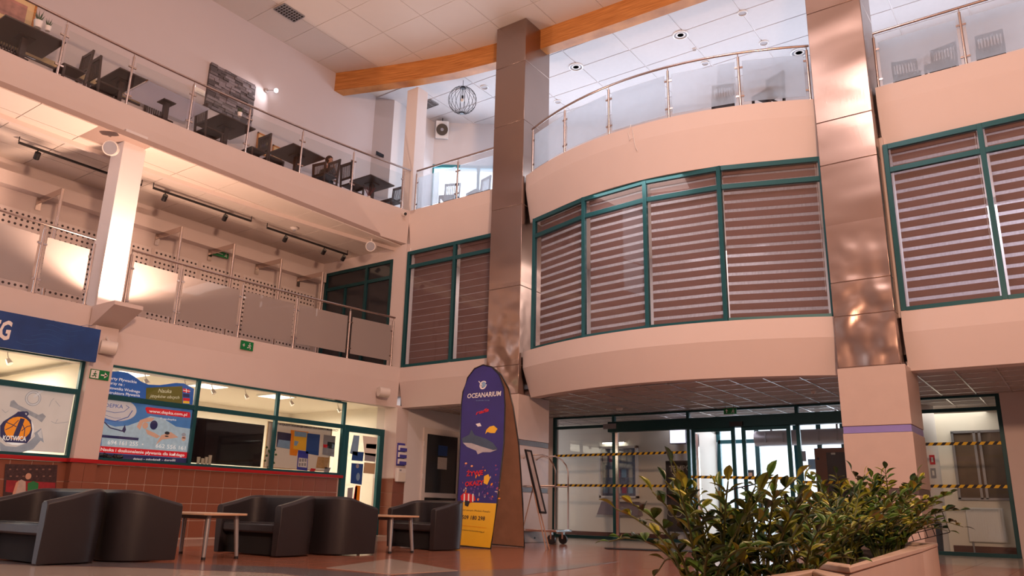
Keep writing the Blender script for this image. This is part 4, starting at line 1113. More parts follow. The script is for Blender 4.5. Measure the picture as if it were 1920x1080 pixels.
P.text('KOTWICA', INKW, (4, 825), (48, 827), .075, 9, .035); P.text('KOŁOBRZEG', INKW, (12, 832), (38, 833), .022, 9, .01)
for a in ([(92, 762), (96, 752), (101, 747)], [(96, 790), (104, 794), (120, 792), (127, 791)], [(104, 793), (108, 786)], [(112, 762), (104, 752)], [(4, 768), (10, 774), (16, 770)]): P.line('hairline', SIL, a, .006, 2)

# ---- team poster on the tiles
t = empty('wall_poster', (XW + .02, -8.9, .6), 'dark sports poster with a green player fixed on the tiles under the left shop window', 'poster')
P = Print(t, (XW + .012, 0, 0), X, Y, Z)
P.poly('sheet', mat('crowd_print', (.05, .025, .028), .5, var=.8, scale=22), [(10, 870), (108, 872), (104, 925), (92, 978), (2, 975)], 0)
P.poly('red_band', mat('red_print', (.28, .02, .03), .5, var=.5, scale=12), [(12, 900), (104, 905), (103, 924), (60, 928), (10, 922)], 1)
P.poly('white_player', mat('white_shirt_print', (.50, .40, .36), .5, var=.3, scale=12), [(30, 905), (40, 899), (48, 903), (48, 935), (40, 950), (26, 950), (28, 925)], 2)
P.poly('player_arm', SKINI, [(30, 905), (36, 900), (30, 922), (22, 945), (18, 944), (24, 924)], 3); P.ellipse('player_head', SKINI, (53, 893), .045, .05, 3)
P.poly('green_player', mat('green_shirt_print', (.02, .20, .06), .5, var=.3), [(52, 906), (62, 902), (72, 906), (70, 930), (66, 948), (50, 948)], 3)
P.text('33', INKW, (53, 928), (63, 929), .05, 5, .03)
for i in range(26): P.ellipse('crowd_face', mat('crowd_face', (.24, .13, .10), .5, var=.3), (18 + (i * 37) % 86, 880 + (i * 13) % 26), .010, .013, 2, 6)

# ---- swimming school poster in the second shop window
t = empty('window_poster', (XW - .03, -6.1, 1.4), 'large blue swimming lesson poster with phone numbers in the window left of the screen', 'poster')
P = Print(t, (XW - .035, 0, 0), X, Y, Z); P.film = True
sheet = box('sheet', P.m(mat('pool_blue_sheet', (.06, .18, .42), .5, var=.4, scale=2.5)), XW - .06, XW - .036, -6.97, -5.24, 1.37, 2.385, t)
P.poly('water', POOL, [(193, 792), (215, 800), (240, 798), (262, 790), (282, 780), (305, 784), (330, 800), (357, 804), (354, 848), (190, 838)], 1)
P.ellipse('logo_disc', mat('logo_grey', (.55, .50, .50), .5), (220, 768), .36, .20, 2, 28)
P.line('logo_wave', INKB, [(198, 770), (215, 774), (232, 772), (242, 764), (236, 760)], .008, 3); P.line('logo_wave', INKB, [(196, 778), (214, 784), (226, 784)], .006, 3); P.line('logo_wave', INKB, [(192, 786), (216, 790), (240, 782), (248, 770)], .014, 3)
P.text('DEPKA', INKB, (197, 763), (230, 766), .07, 4, .0)
for a, b in ((204, 786), (210, 792), (226, 799), (236, 802)): pass
P.line('goggle_strap', INKN, [(196, 792), (206, 802), (228, 808), (234, 806)], .02, 3)
P.poly('fin', INKN, [(228, 808), (234, 796), (236, 806), (233, 812)], 3)
for q, a, b in (((272, 798), .055, .06), ((312, 817), .05, .06), ((344, 822), .045, .05)): P.ellipse('swimmer_face', SKINI, q, a, b, 5)
P.poly('swimmer_arm', SKINI, [(256, 800), (262, 788), (276, 783), (290, 784), (284, 790), (268, 792), (262, 806)], 4)
P.poly('swimmer_arm', SKINI, [(292, 834), (302, 816), (320, 810), (334, 820), (322, 822), (304, 824)], 4)
P.poly('swimmer_arm', SKINI, [(272, 804), (290, 812), (300, 818), (294, 822), (276, 814)], 4)
P.ellipse('swim_cap', INKN, (288, 797), .075, .085, 6); P.ellipse('swim_cap', INKD, (313, 812), .05, .03, 6); P.ellipse('swim_cap', INKGR, (344, 815), .045, .035, 6)
P.ellipse('goggles', INKD, (312, 818), .04, .012, 7); P.ellipse('goggles', INKD, (344, 821), .035, .010, 7)
P.poly('red_pill', INKR, [(272, 766), (275, 763), (356, 773), (357, 783), (350, 783), (276, 775)], 3)
P.text('www.depka.com.pl', INKW, (279, 773), (350, 780), .055, 5, .015)
P.text('f  spdepka', INKW, (300, 786), (330, 789), .035, 5, .01)
P.poly('blue_band', INKN, [(190, 815), (260, 821), (259, 826), (190, 820)], 3)
P.text('694 161 255  •', INKW, (201, 833), (268, 837), .075, 5, .008); P.text('662 556 161', INKW, (291, 839), (347, 844), .075, 5, .008)
P.poly('red_band', INKR, [(185, 836), (352, 848), (350, 859), (185, 848)], 4)
P.text('Nauka i doskonalenie pływania dla każdego', INKW, (188, 845), (345, 856), .055, 6, .02)
P.poly('navy_band', INKN, [(184, 849), (350, 860), (349, 870), (184, 866)], 3)
P.text('dzieci - młodzież - dorośli', INKW, (249, 862), (328, 865), .038, 6, .01)
# wavy-topped upper sheet
t = empty('window_poster', (XW - .03, -6.1, 2.48), 'blue wavy-topped sheet with an olive language course panel above the swimming poster', 'poster')
P = Print(t, (XW - .035, 0, 0), X, Y, Z); P.film = True
P.poly('sheet', mat('wave_blue', (.02, .10, .36), .5, var=.3, scale=2), [(196, 745), (203, 697), (222, 696), (240, 699), (252, 706), (264, 715), (278, 721), (300, 722), (330, 718), (345, 719), (356, 725), (364, 729), (361, 759)], 0)
for s_, a, b in (('arty Pływackie', (206, 711), (256, 719)), ('ursy na :', (205, 720), (233, 724)), ('atownika Wodnego', (203, 729), (262, 737)), ('struktora Pływania', (202, 738), (262, 744))): P.text(s_, INKW, a, b, .052, 3, .012)
P.poly('white_edge', INKW, [(200, 743), (270, 751), (270, 752), (200, 744.5)], 2)
P.poly('olive_panel', INKOL, [(274, 727), (342, 724), (342, 757), (273, 751)], 2)
P.text('Nauka', mat('ink_cream', (.60, .58, .40), .6), (296, 736), (321, 737), .075, 4, .006, .3); P.text('języków obcych', MATS['ink_cream'], (280, 745), (336, 748), .06, 4, .006, .3)
P.poly('flag_red', INKR, [(343, 728), (356, 731), (355, 737), (343, 735)], 4); P.poly('flag_navy', INKN, [(343, 738), (355, 739), (355, 745), (343, 744)], 4)
P.poly('flag_red', INKR, [(343, 746), (356, 747), (355, 752), (343, 751)], 4); P.poly('flag_gold', INKY, [(343, 751.5), (355, 752.5), (355, 757), (343, 756)], 4)
P.line('flag_cross', INKW, [(343, 731.5), (356, 734)], .012, 5); P.line('flag_cross', INKW, [(349, 729), (349, 736.5)], .012, 5)
t = empty('hand_bag', (XW - .12, -6.6, 1.34), 'crumpled black bag lying on the sill inside, under the swimming poster', 'bag')
p = V((XW - .03, -6.55, 1.40)); mb = MB()
for k in range(7): mb.tube([p + V((0, -.36 + .06 * k, .01 + .02 * sin(k * 2))), p + V((.01, -.31 + .06 * k, -.01 + .03 * cos(k)))], .035 + .01 * (k % 3), 7)
mb.build('bag_body', BLACK, t)

# ---- dark screen
t = empty('display_screen', (XW - .16, -4.27, 1.4), 'large dark display screen behind the middle shop window', 'screen')
box('bezel', BLACK, XW - .22, XW - .16, -5.13, -3.42, 1.40, 2.27, t, bev=.01); box('panel', SCREEN, XW - .16, XW - .155, -5.10, -3.45, 1.43, 2.24, t)
for i, (y, h) in enumerate(((-4.93, .17), (-4.84, .15), (-4.76, .18), (-4.68, .22))):
    t = empty('water_glass' if i < 3 else 'carafe', (XW - .10, y, 1.34), ['glass tumbler at the left end of the row before the dark screen', 'glass tumbler second in the row before the dark screen', 'glass tumbler third in the row before the dark screen', 'tall pale carafe at the right end of the row before the dark screen'][i], 'glass', 'glassware before the dark screen')
    MB().lathe([(.028, 1.34), (.036, 1.34 + h), (.032, 1.34 + h), (.024, 1.35)], (XW - .10, y, 0), 12).build('vessel', mat('pale_glassware', (.55, .52, .42), .15), t)
box('trim_14', BEECH, XW - .5, XW - .06, -7.0, -1.4, 1.31, 1.34, kind='structure')

# ---- notice board window
t = empty('notice_board', (XW - .30, -2.3, 1.4), 'cream notice board full of leaflets behind the third shop window', 'notice board')
xb = XW - .30
box('board', CUTOUT, xb - .03, xb, -3.24, -1.42, 1.40, 2.38, t); box('back_sheet', PAPER, xb, xb + .003, -3.22, -1.46, 1.42, 2.36, t)
P = Print(t, (xb + .004, 0, 0), X, Y, Z)
P.text('WYJAZDY I KOLEKCJE OBRAZY DLA DZIECI I MŁODZIEŻY', INKD, (523, 797), (634, 809), .045, 3, .02)
P.poly('orange_sheet', INKO, [(545, 806), (580, 810), (576, 812), (560, 842), (556, 855), (543, 853)], 1)
for nm, mt_, pts in (('leaflet', INKN, [(520, 809), (546, 813), (543, 842), (518, 838)]), ('leaflet', INKY, [(551, 808), (576, 811), (573, 845), (550, 842)]), ('leaflet', INKB, [(576, 812), (600, 815), (597, 854), (573, 850)]),
        ('leaflet', INKGR, [(607, 815), (629, 818), (626, 857), (604, 852)]), ('leaflet', mat('royal_blue', (.04, .05, .40), .5), [(559, 844), (578, 847), (576, 883), (556, 881)]),
        ('leaflet', mat('warm_print', (.50, .30, .12), .5, var=.5, scale=20), [(596, 856), (617, 858), (613, 879), (592, 877)]), ('leaflet', INKR, [(583, 878), (592, 879), (589, 885), (580, 884)]), ('leaflet', INKGR, [(609, 876), (620, 877), (616, 887), (607, 886)])):
    P.poly(nm, mt_, pts, 3)
P.poly('leaflet_print', INKLB, [(522, 824), (544, 827), (543, 842), (519, 838)], 4); P.poly('leaflet_print', INKLB, [(552, 808), (575, 811), (574, 820), (552, 818)], 4); P.poly('leaflet_print', INKW, [(560, 858), (576, 860), (575, 877), (558, 875)], 4)
P.poly('leaflet_print', INKR, [(606, 833), (616, 834), (614, 840), (606, 839)], 4); P.poly('leaflet_print', INKD, [(614, 828), (628, 830), (626, 842), (613, 840)], 4); P.poly('leaflet_print', INKLB, [(552, 826), (560, 828), (556, 836), (551, 835)], 4)
for i in range(3):
    P.poly('leaflet_picture', INKGR, [(561 + i * 5, 860), (564.5 + i * 5, 860.4), (564 + i * 5, 866), (560.6 + i * 5, 865.6)], 5); P.poly('leaflet_picture', INKGR, [(560 + i * 5, 868), (563.5 + i * 5, 868.4), (563 + i * 5, 874), (559.6 + i * 5, 873.6)], 5)
t = empty('potted_ivy', (XW - .14, -3.25, 1.34), 'small potted ivy inside the shop between the screen and the notice board', 'potted plant')
p = V((XW - .13, -3.22, 1.34)); MB().lathe([(.05, 0), (.06, .09)], p, 12).build('pot', DARKW, t); mb = MB()
for k in range(12):
    q = p + V((.03 * cos(k), .12 * sin(k * 2.3), .10 + .035 * k)); mb.add([q, q + V((.01, .03, .02)), q + V((0, .0, .06)), q + V((-.01, -.03, .02))], [(0, 1, 2, 3)])
mb.build('leaves', mat('ivy_leaf', (.03, .10, .02), .5, var=.3), t, kind='stuff')

# ---- notices on the shop door
t = empty('door_notices', (XW + .01, -.7, .3), 'block of leaflets stuck inside the glass shop door', 'notices')
P = Print(t, (XW - .0, 0, 0), X, Y, Z)
for mt_, pts in ((PAPER, [(680, 817), (707, 820), (704, 856), (683, 852)]), (INKLB, [(663, 816), (674, 817), (670, 855), (656, 850)]), (INKR, [(687, 832), (706, 833), (705, 842), (686, 840)]), (INKB, [(661, 846), (682, 848), (680, 865), (659, 863)]),
        (INKGR, [(684, 849), (705, 851), (703, 866), (683, 864)]), (CUTOUT, [(683, 867), (704, 869), (702, 889), (681, 887)]), (INKB, [(659, 868), (681, 870), (678, 909), (657, 906)]), (INKO, [(667, 910), (676, 911), (673, 948), (663, 947)]),
        (INKR, [(666, 912), (670, 912), (667, 948), (661, 947)]), (INKGR, [(652, 915), (662, 914), (659, 946), (650, 944)]), (PAPER, [(689, 976), (700, 977), (700, 990), (688, 989)])):
    P.poly('leaflet', mt_, pts, 2)
P.ellipse('leaflet_photo', INKGR, (670, 874), .05, .05, 4); P.ellipse('leaflet_photo', INKLB, (671, 894), .06, .09, 4)

# ---- leaflet dispenser on the corner pillar
t = empty('leaflet_dispenser', (.0, .2, 1.3), 'blue wall dispenser with white leaflets on the corner pillar', 'leaflet rack')
box('back', mat('violet_blue_plastic', (.07, .06, .36), .4), .0, .03, .06, .32, 1.62, 2.16, t, bev=.008)
for k in range(3):
    MB().box(.03, .10, .08, .30, 1.66 + k * .16, 1.78 + k * .16).build('leaflet_stack', INKW, t); box('pocket', MATS['violet_blue_plastic'], .10, .108, .07, .31, 1.64 + k * .16, 1.72 + k * .16, t)
t = empty('sanitizer_dispenser', (.0, .2, 1.22), 'white wall box with paper sheets below the blue dispenser', 'wall box')
box('box', WHITE, .0, .10, .05, .34, 1.24, 1.56, t, bev=.01); box('sheet', PAPER, .10, .104, .08, .31, 1.26, 1.46, t); box('slot', INKGR, .10, .104, .10, .16, 1.49, 1.53, t)

# ---- emergency exit signs
def exit_sign(label, O, ux, uy, w, h, left=False, arrow=1):
    t = empty('exit_sign', O, label, 'exit sign'); ux, uy = V(ux), V(uy)
    rect('plate', INKG, t, O, ux, uy, 0, w, 0, h, -.03, 0)
    s = h; mx = 0 if not left else w - h * .9
    fx = .05 * s if arrow == 1 else w - .95 * s
    if arrow != 2:
        rect('white_panel', INKW, t, O, ux, uy, fx, fx + .85 * s, .08 * s, .92 * s, .001, .002) if arrow == 1 else None
    MBk = MB(); n = ux.cross(uy); c = V(O) + ux * (fx + .42 * s) + uy * (.5 * s)
    m_ = INKG if arrow == 1 else INKW
    for a, b in (((0, .12), (-.02, -.08)), ((-.02, -.08), (.14, -.18)), ((.14, -.18), (.10, -.34)), ((-.02, -.08), (-.14, -.22)), ((-.14, -.22), (-.28, -.22)), ((0, .10), (.18, .02)), ((0, .10), (-.16, .0))):
        A = c + ux * a[0] * s + uy * a[1] * s; B = c + ux * b[0] * s + uy * b[1] * s; d = (B - A).normalized()
        MBk.fr(A, d, n.cross(d), n, -.02 * s, (B - A).length + .02 * s, -.045 * s, .045 * s, .003, .005)
    MBk.pf(c + ux * .02 * s + uy * .26 * s, ux, uy, n, ell(0, 0, .07 * s, .07 * s, 10), .003, .005)
    MBk.build('running_figure', m_, t)
    if arrow == 1: x0, x1 = 1.1 * s, w - .15 * s
    else: x0, x1 = .15 * s, w - 1.15 * s
    mb = MB(); y = .5 * s; sg = 1
    if arrow == -1:
        mb.fr(V(O) + uy * y, ux, uy, n, x0 + .1 * s, x1, -.05 * s, .05 * s, .002, .004); mb.pf(V(O) + uy * y, ux, uy, n, [(x0, 0), (x0 + .25 * s, .2 * s), (x0 + .25 * s, -.2 * s)], .002, .004)
    elif arrow == 1:
        mb.fr(V(O) + uy * y, ux, uy, n, x0, x1 - .1 * s, -.07 * s, .07 * s, .002, .004); mb.pf(V(O) + uy * y, ux, uy, n, [(x1, 0), (x1 - .35 * s, -.32 * s), (x1 - .35 * s, .32 * s)], .002, .004)
    else:
        xm = .35 * w * .7; mb.fr(V(O) + ux * xm, ux, uy, n, -.05 * s, .05 * s, .2 * s, .7 * s, .002, .004); mb.pf(V(O) + ux * xm, ux, uy, n, [(0, .85 * s), (-.22 * s, .55 * s), (.22 * s, .55 * s)], .002, .004)
    mb.build('arrow', INKW, t)
    return t
p = W(168, 709, 'x', PX + .02); exit_sign('green exit sign with a right arrow on the pillar between the shops', (p.x, p.y, p.z), Y, Z, .33, .165)
p = W(451.5, 654, 'x', -.44); exit_sign('green exit sign with a running figure on the first-floor edge', (p.x, p.y, p.z), Y, Z, .30, .185, arrow=-1)
p = W(400, 477, 'x', -3.05); exit_sign('dim green exit sign hanging at the back of the first-floor gallery', (p.x, p.y, p.z), Y, Z, .42, .14, arrow=-1)
p = W(1357, 777, 'y', 3.55); exit_sign('hanging green exit sign with an up arrow over the sliding doors', (p.x, p.y, p.z), X, Z, .30, .14, arrow=2)
st_ = bpy.data.objects['exit_sign.003'] if 'exit_sign.003' in bpy.data.objects else None
if st_: MB().tube([(p.x + .05, p.y - .015, p.z + .13), (p.x + .05, p.y - .015, 3.09)], .006, 5).tube([(p.x + .25, p.y - .015, p.z + .13), (p.x + .25, p.y - .015, 3.09)], .006, 5).build('hanger', PIPE, st_)
p = W(706, 289, 'x', -1.9); t = empty('wall_sign', p, 'small dark sign on the pier at the end of the upper left wall', 'sign'); box('plate', PIPE, -1.93, -1.90, p.y, p.y + .32, p.z, p.z + .10, t)

# ---- hanging shop spots (their ceiling bases show under the first-floor edge)
for i, (px, w_) in enumerate(((40 - 30, 'far left shop'), (362, 'over the wave of the blue sheet'), (350 - 4, 'beside the olive panel')) [:1] + ((270, 'over the blue wavy sheet'), (345, 'over the olive panel'), (396, 'left over the dark screen'), (459, 'right over the dark screen'), (544, 'left over the notice board'), (633, 'right over the notice board'))):
    xk = XW - .42; py = 684 if px < 100 else 716 + (px - 270) * .116
    p = W(px, py, 'x', xk); p.z = 3.08
    t = empty('hanging_spot', p, 'small hanging shop spotlight, ' + w_, 'spotlight', 'hanging spots of the shops')
    MB().lathe([(.08, -.03), (.09, 0)], p, 14).build('ceiling_base', BLACK, t)
    MB().tube([p, p - Z * .10, p + V((.02, .03, -.20))], .008, 5).build('stem', CHROME, t)
    MB().tube([p + V((.0, .02, -.19)), p + V((.05, .05, -.27))], .035, 10, .05).build('spot_head', CHROME, t)
# shop ceiling panels that shine
LP = mat('lit_panel', (1, .86, .68), .5, emit=2.2)
for i, (x, y) in enumerate(((-1.6, -6.0), (-1.6, -4.2), (-1.6, -2.4), (-1.6, -9.0), (-3.2, -5.1), (-3.2, -8.6))):
    t = empty('ceiling_light', (x, y, 3.05), 'lit ceiling panel inside the shops, ' + ('near the glass over the swimming poster', 'near the glass over the dark screen', 'near the glass over the notice board', 'near the glass of the far left shop', 'deep in the room behind the dark screen', 'deep in the far left shop')[i], 'ceiling light', 'lit panels of the shops')
    box('frame', WHITE, x - .32, x + .32, y - .32, y + .32, 3.07, 3.10, t); box('diffuser', LP, x - .29, x + .29, y - .29, y + .29, 3.06, 3.07, t)

# ================================================================ LOBBY OBJECTS
# A-shaped advertising banner
ZT = W(905, 683, 'y', -2.2).z
yf, yb, yt = -2.72, -1.70, -2.21
BL = mat('banner_sea_blue', (.030, .022, .19), .5, var=.25, scale=2.5)
OUTP = [(852, 1022), (857, 940), (862, 850), (865, 760), (868, 735), (877, 708), (890, 691), (906, 684), (922, 688), (936, 702), (945, 727), (947, 760), (945, 830), (939, 885), (932, 945), (920, 1029)]
def leaf(root, y0, name, mt):
    a = V((0, yt - y0, ZT)).normalized(); n = X.cross(a); P0 = V((0, y0, 0))
    aF = V((0, yt - yf, ZT)).normalized(); nF = X.cross(aF)
    out = [((WP(q[0], q[1], V((0, yf, 0)), nF)).x, max(.01, (WP(q[0], q[1], V((0, yf, 0)), nF) - V((0, yf, 0))).dot(aF))) for q in OUTP]
    MB().pf(P0, X, a, n, out, -.006, 0).build(name, mt, root)
    pts = [P0 + X * q[0] + a * q[1] for q in out + out[:1]]
    MB().tube(pts, .013, 6, caps=False).build('frame_rod', BLACK, root)
    return P0, a, n
t = empty('banner_stand', (4.7, -2.2, 0), 'tall round-topped blue and yellow aquarium banner beside the left steel column', 'banner')
leaf(t, yb, 'rear_leaf', mat('banner_rear_print', (.30, .16, .10), .6, var=.3, scale=4))
P0, a_, n_ = leaf(t, yf, 'front_leaf', BL)
P = Print(t, P0 + n_ * .001, n_, X, a_)
P.poly('yellow_part', INKY, [(857, 941), (932, 944), (920, 1028), (852, 1021)], 1)
P.ring('crest_ring', INKW, (906, 722), .055, .085, 2, t0=.6, t1=6.4); P.ellipse('crest_fish', INKLB, (907, 721), .05, .06, 3, rot=.6); P.line('crest_fin', INKW, [(898, 715), (904, 722), (902, 729)], .016, 4)
P.text('OCEANARIUM', INKW, (876, 747), (939, 742), .095, 3, .02)
P.text('kołobrzeg', INKLB, (893, 752), (918, 751), .02, 3, 0)
P.text('rafa', INKR, (892, 778), (917, 771), .07, 3, .03, .3)
P.poly('fish', INKY, [(912, 806), (918, 800), (926, 798), (933, 804), (928, 812), (920, 812), (914, 810), (910, 814)], 2)
P.poly('fish', INKW, [(892, 795), (900, 793), (903, 799), (896, 800)], 2)
SHG = mat('shark_back', (.05, .08, .14), .5, var=.3, scale=8); SHW = mat('shark_belly', (.45, .42, .46), .5, var=.2, scale=8)
P.poly('shark', SHG, [(866, 822), (880, 815), (884, 805), (890, 816), (910, 822), (924, 830), (933, 842), (925, 845), (905, 840), (880, 832), (868, 830)], 2)
P.poly('shark_belly', SHW, [(868, 830), (884, 831), (905, 838), (925, 844), (933, 843), (920, 848), (905, 848), (896, 852), (893, 845), (876, 838)], 3)
CO_ = [mat('coral_pink', (.40, .08, .16), .5, var=.4, scale=20), mat('coral_purple', (.14, .05, .28), .5, var=.4, scale=20), INKO, mat('coral_white', (.55, .45, .48), .5)]
rr = random.Random(5)
for i in range(70):
    q = (863 + rr.random() * 74, 872 + (rr.random() ** .6) * 68)
    if q[1] > 938: continue
    P.ellipse('coral', CO_[(1, 1, 0, 1, 3, 1, 2)[i % 7]], q, .008 + rr.random() * .018, .008 + rr.random() * .03, 2, 7, rr.random() * 3)
for q in ((874, 869), (885, 874)): P.ellipse('clownfish', INKO, q, .03, .018, 4); P.ellipse('clownfish_band', INKW, q, .007, .018, 5)
P.poly('fish', INKY, [(908, 893), (916, 889), (919, 897), (914, 909), (907, 906)], 4)
P.text('ŻYWE', INKR, (875, 893), (906, 890), .085, 5, .035); P.text('OKAZY', INKR, (872, 912), (907, 909), .085, 5, .035)
P.poly('clownfish', INKR, [(864, 930), (870, 924), (880, 925), (890, 930), (892, 938), (882, 943), (872, 940), (865, 938)], 4)
for x in (870, 878, 886): P.poly('clownfish_band', INKW, [(x, 926), (x + 2.5, 926), (x + 2, 941), (x - .5, 941)], 5)
P.poly('clownfish_fin', INKD, [(872, 938), (882, 940), (878, 950), (872, 948)], 6)
P.text('nad samym Molem Pasażu', INKD, (866, 957), (919, 961), .028, 3, .0)
P.text('509 180 298', INKD, (866, 973), (909, 976), .07, 3, .02)
P.line('thin_rule', INKO, [(866, 985), (912, 990)], .006, 3); P.text('oceanariumkolobrzeg.pl', INKD, (865, 994), (908, 999), .025, 3, .0)

# easel with framed board
t = empty('easel', (5.3, -1.75, 0), 'wooden easel holding a dark framed board in front of the left column', 'easel')
A = W(983, 838, 'y', -1.75); 
e1, e2, e3 = W(1030, 1030, 'y', -1.75), W(972, 1029, 'y', -1.45), W(1024, 1032, 'y', -2.0)
mb = MB(); top = W(984, 842, 'y', -1.6)
EW = mat('light_easel_wood', (.34, .20, .13), .5, var=.15)
for e in (e1, e3): MB().tube([top, (e.x, e.y, 0)], .012, 6).build('leg', EW, t)
q = W(1003, 900, 'y', -1.5); MB().tube([q, (e2.x, e2.y, 0)], .010, 6).build('leg', EW, t)
a0, a1, b0, b1 = W(984, 843, 'y', -1.72), W(996, 845, 'y', -1.55), W(1021, 960, 'y', -1.66), W(1012, 962, 'y', -1.82)
ux = (a1 - a0).normalized(); uy = ((a0 - b1)).normalized(); n = ux.cross(uy).normalized(); L = (a0 - b1).length; wd_ = (a1 - a0).length
fw_ = MB()
for x0, x1, y0, y1 in ((0, .03, 0, L), (wd_ - .03, wd_, 0, L), (0, wd_, 0, .03), (0, wd_, L - .03, L)): fw_.fr(b1, ux, uy, n, x0, x1, y0, y1, -.015, .015)
fw_.build('board_frame', BLACK, t); MB().fr(b1, ux, uy, n, .03, wd_ - .03, .03, L - .03, -.005, .0).build('board', mat('grey_print', (.32, .28, .28), .4, var=.3, scale=8), t)

# luggage cart (its right half shows beside the column)
cx, cyy = 4.25, .15
t = empty('luggage_cart', (cx, cyy, 0), 'chrome luggage cart with a bowed top rail beside the left column', 'luggage cart')
zt_ = 1.92; xr_ = W(1053, 985, 'y', cyy).x; xl_ = xr_ - 1.0
for k, yy in enumerate((cyy - .25, cyy + .25)):
    MB().tube([(xr_, yy, .30), (xr_, yy, 1.45), (xr_ - .05, yy, 1.58), (xr_ - .16, yy, 1.70), (xr_ - .32, yy, 1.78), (xl_ + .32, yy, 1.78), (xl_ + .16, yy, 1.70), (xl_ + .05, yy, 1.58), (xl_, yy, 1.45), (xl_, yy, .30)], .016, 8).build('hoop', CHROME, t)
    MB().tube([(xl_, yy, 1.15), (xr_, yy, 1.15)], .015, 8).build('cross_rail', CHROME, t)
box('deck', CHROME, xl_ - .06, xr_ + .06, cyy - .3, cyy + .3, .24, .29, t, bev=.01)
for x in (xl_ + .1, xr_ - .1):
    for yy in (cyy - .22, cyy + .22):
        w_ = MB().tube([(x - .0, yy - .025, .095), (x, yy + .025, .095)], .095, 18).build('wheel', BLACK, t); MB().box(x - .02, x + .02, yy - .035, yy + .035, .10, .24).build('castor_fork', CHROME, w_)

# barrier tapes
tape_mt = YEL
def tape(label, x0, z0_, x1, z1_, y=YG - .075):
    A, B = V((x0, y, z0_)), V((x1, y, z1_)); d = (B - A).normalized(); n = -Y; u = d.cross(n) * -1
    if u.z < 0: u = -u
    t = empty('barrier_tape', (A + B) / 2, label, 'tape', 'black and yellow tapes on the glass')
    L = (B - A).length; MB().fr(A, d, u, n, 0, L, -.03, .03, -.001, .001).build('tape_strip', YEL, t)
    mb = MB(); s = .0
    while s < L - .12:
        mb.pf(A, d, u, n, [(s, -.03), (s + .07, -.03), (s + .12, .03), (s + .05, .03)], .0015, .003); s += .15
    mb.build('black_stripes', INKD, t, kind='stuff')
tape('upper hazard tape on the glass left of the sliding doors', 2.04, 2.06, 5.80, 2.08); tape('lower hazard tape on the glass left of the sliding doors', 2.04, 1.30, 5.80, 1.29)
tape('hazard tape across the sliding doors', 5.92, 1.50, 8.36, 1.46, YG - .13); tape('short hazard tape between the doors and the right column', 8.48, 1.38, 9.66, 1.38)
tape('upper hazard tape on the glass right of the right column', 9.74, 2.14, 12.29, 2.12); tape('lower hazard tape on the glass right of the right column', 9.74, 1.31, 12.29, 1.30)

# display case on the vestibule wall
yv = 5.73
q0, q1 = W(1127, 838, 'y', yv - .12), W(1197, 935, 'y', yv - .12)
t = empty('display_case', (3.0, yv, .8), 'white-framed wall display case with small pictures behind the glass left of the doors', 'display case')
x0, x1 = W(1127, 840, 'y', yv).x, W(1197, 842, 'y', yv).x; z1_, z0_ = W(1127, 838, 'y', yv).z, W(1127, 933, 'y', yv).z
mb = MB()
for a, b, c_, d_ in ((x0, x0 + .05, z0_, z1_), (x1 - .05, x1, z0_, z1_), (x0, x1, z0_, z0_ + .05), (x0, x1, z1_ - .06, z1_)): mb.box(a, b, yv - .12, yv, c_, d_)
mb.build('frame', INKW, t); box('back_panel', mat('collage_print', (.16, .19, .28), .5, var=.75, scale=16), x0 + .05, x1 - .05, yv - .03, yv - .02, z0_ + .05, z1_ - .06, t)
rr = random.Random(9)
for i in range(14):
    xx = x0 + .08 + (i % 5) * (x1 - x0 - .2) / 5; zz = z0_ + .12 + (i // 5) * .42
    box('pinned_photo', [INKLB, INKGR, INKW, CO_[0]][i % 4], xx, xx + .14, yv - .035, yv - .03, zz, zz + .22, t)
t2 = empty('wall_shelf', (2.6, yv, .8), 'sloping leaflet shelf under the display case', 'shelf')
MB().add([(x0 + .02, yv - .3, z0_ - .45), (x1 + .1, yv - .3, z0_ - .45), (x1, yv, z0_ - .10), (x0, yv, z0_ - .10), (x0 + .02, yv, z0_ - .45), (x1 + .1, yv, z0_ - .45)], [(0, 1, 2, 3), (4, 5, 2, 3), (0, 4, 5, 1), (0, 3, 4), (1, 2, 5)]).build('shelf_body', mat('dim_violet_grey', (.28, .22, .24), .5), t2)
x0 = W(1143, 833, 'y', yv).x; t = empty('tube_lamp', (x0, yv, 2.4), 'lit tube lamp above the display case', 'lamp'); zz = W(1155, 832, 'y', yv).z
box('housing', WHITE, x0 - .2, x0 + .5, yv - .10, yv, zz + .03, zz + .09, t); box('tube', mat('lit_tube', (1, .92, .8), .5, emit=6), x0 - .18, x0 + .48, yv - .09, yv - .05, zz - .0, zz + .03, t)

# blackboard stand
y0 = 5.0; xa, xb_ = W(1252, 990, 'y', y0).x, W(1300, 990, 'y', y0).x; zt = W(1260, 864, 'y', y0).z
t = empty('blackboard_stand', ((xa + xb_) / 2, y0, 0), 'tall dark pavement sign with chalk lettering behind the glass', 'sign stand')
MB().fr((0, y0, 0), X, Y, Z, xa, xb_, -.02, .0, .22, zt).build('board', mat('chalkboard', (.045, .040, .045), .8, var=.2), t, bev=.004)
for x in (xa + .03, xb_ - .03): MB().tube([(x, y0, 0), (x, y0, .24)], .02, 6).tube([(x, y0 + .4, 0), (x, y0 + .02, zt - .2)], .015, 6).build('leg', BLACK, t)
CH_ = mat('chalk', (.42, .40, .38), .8)
P = Print(t, (0, y0 - .022, 0), -Y, X, Z); P.text('TEMPO', CH_, (1255, 884), (1296, 882), .14, 2, .02)
for i, z in enumerate((895, 903, 911, 919, 928, 937)): P.text(['MENU DNIA', 'ZUPA', 'KAWA', 'CIASTO', 'HERBATA', 'LODY'][i], CH_, (1262, z), (1284, z - 1), .05, 2, .0)
for q in ((1259, 960), (1271, 960)): P.ring('chalk_wheel', CH_, q, .10, .12, 2)

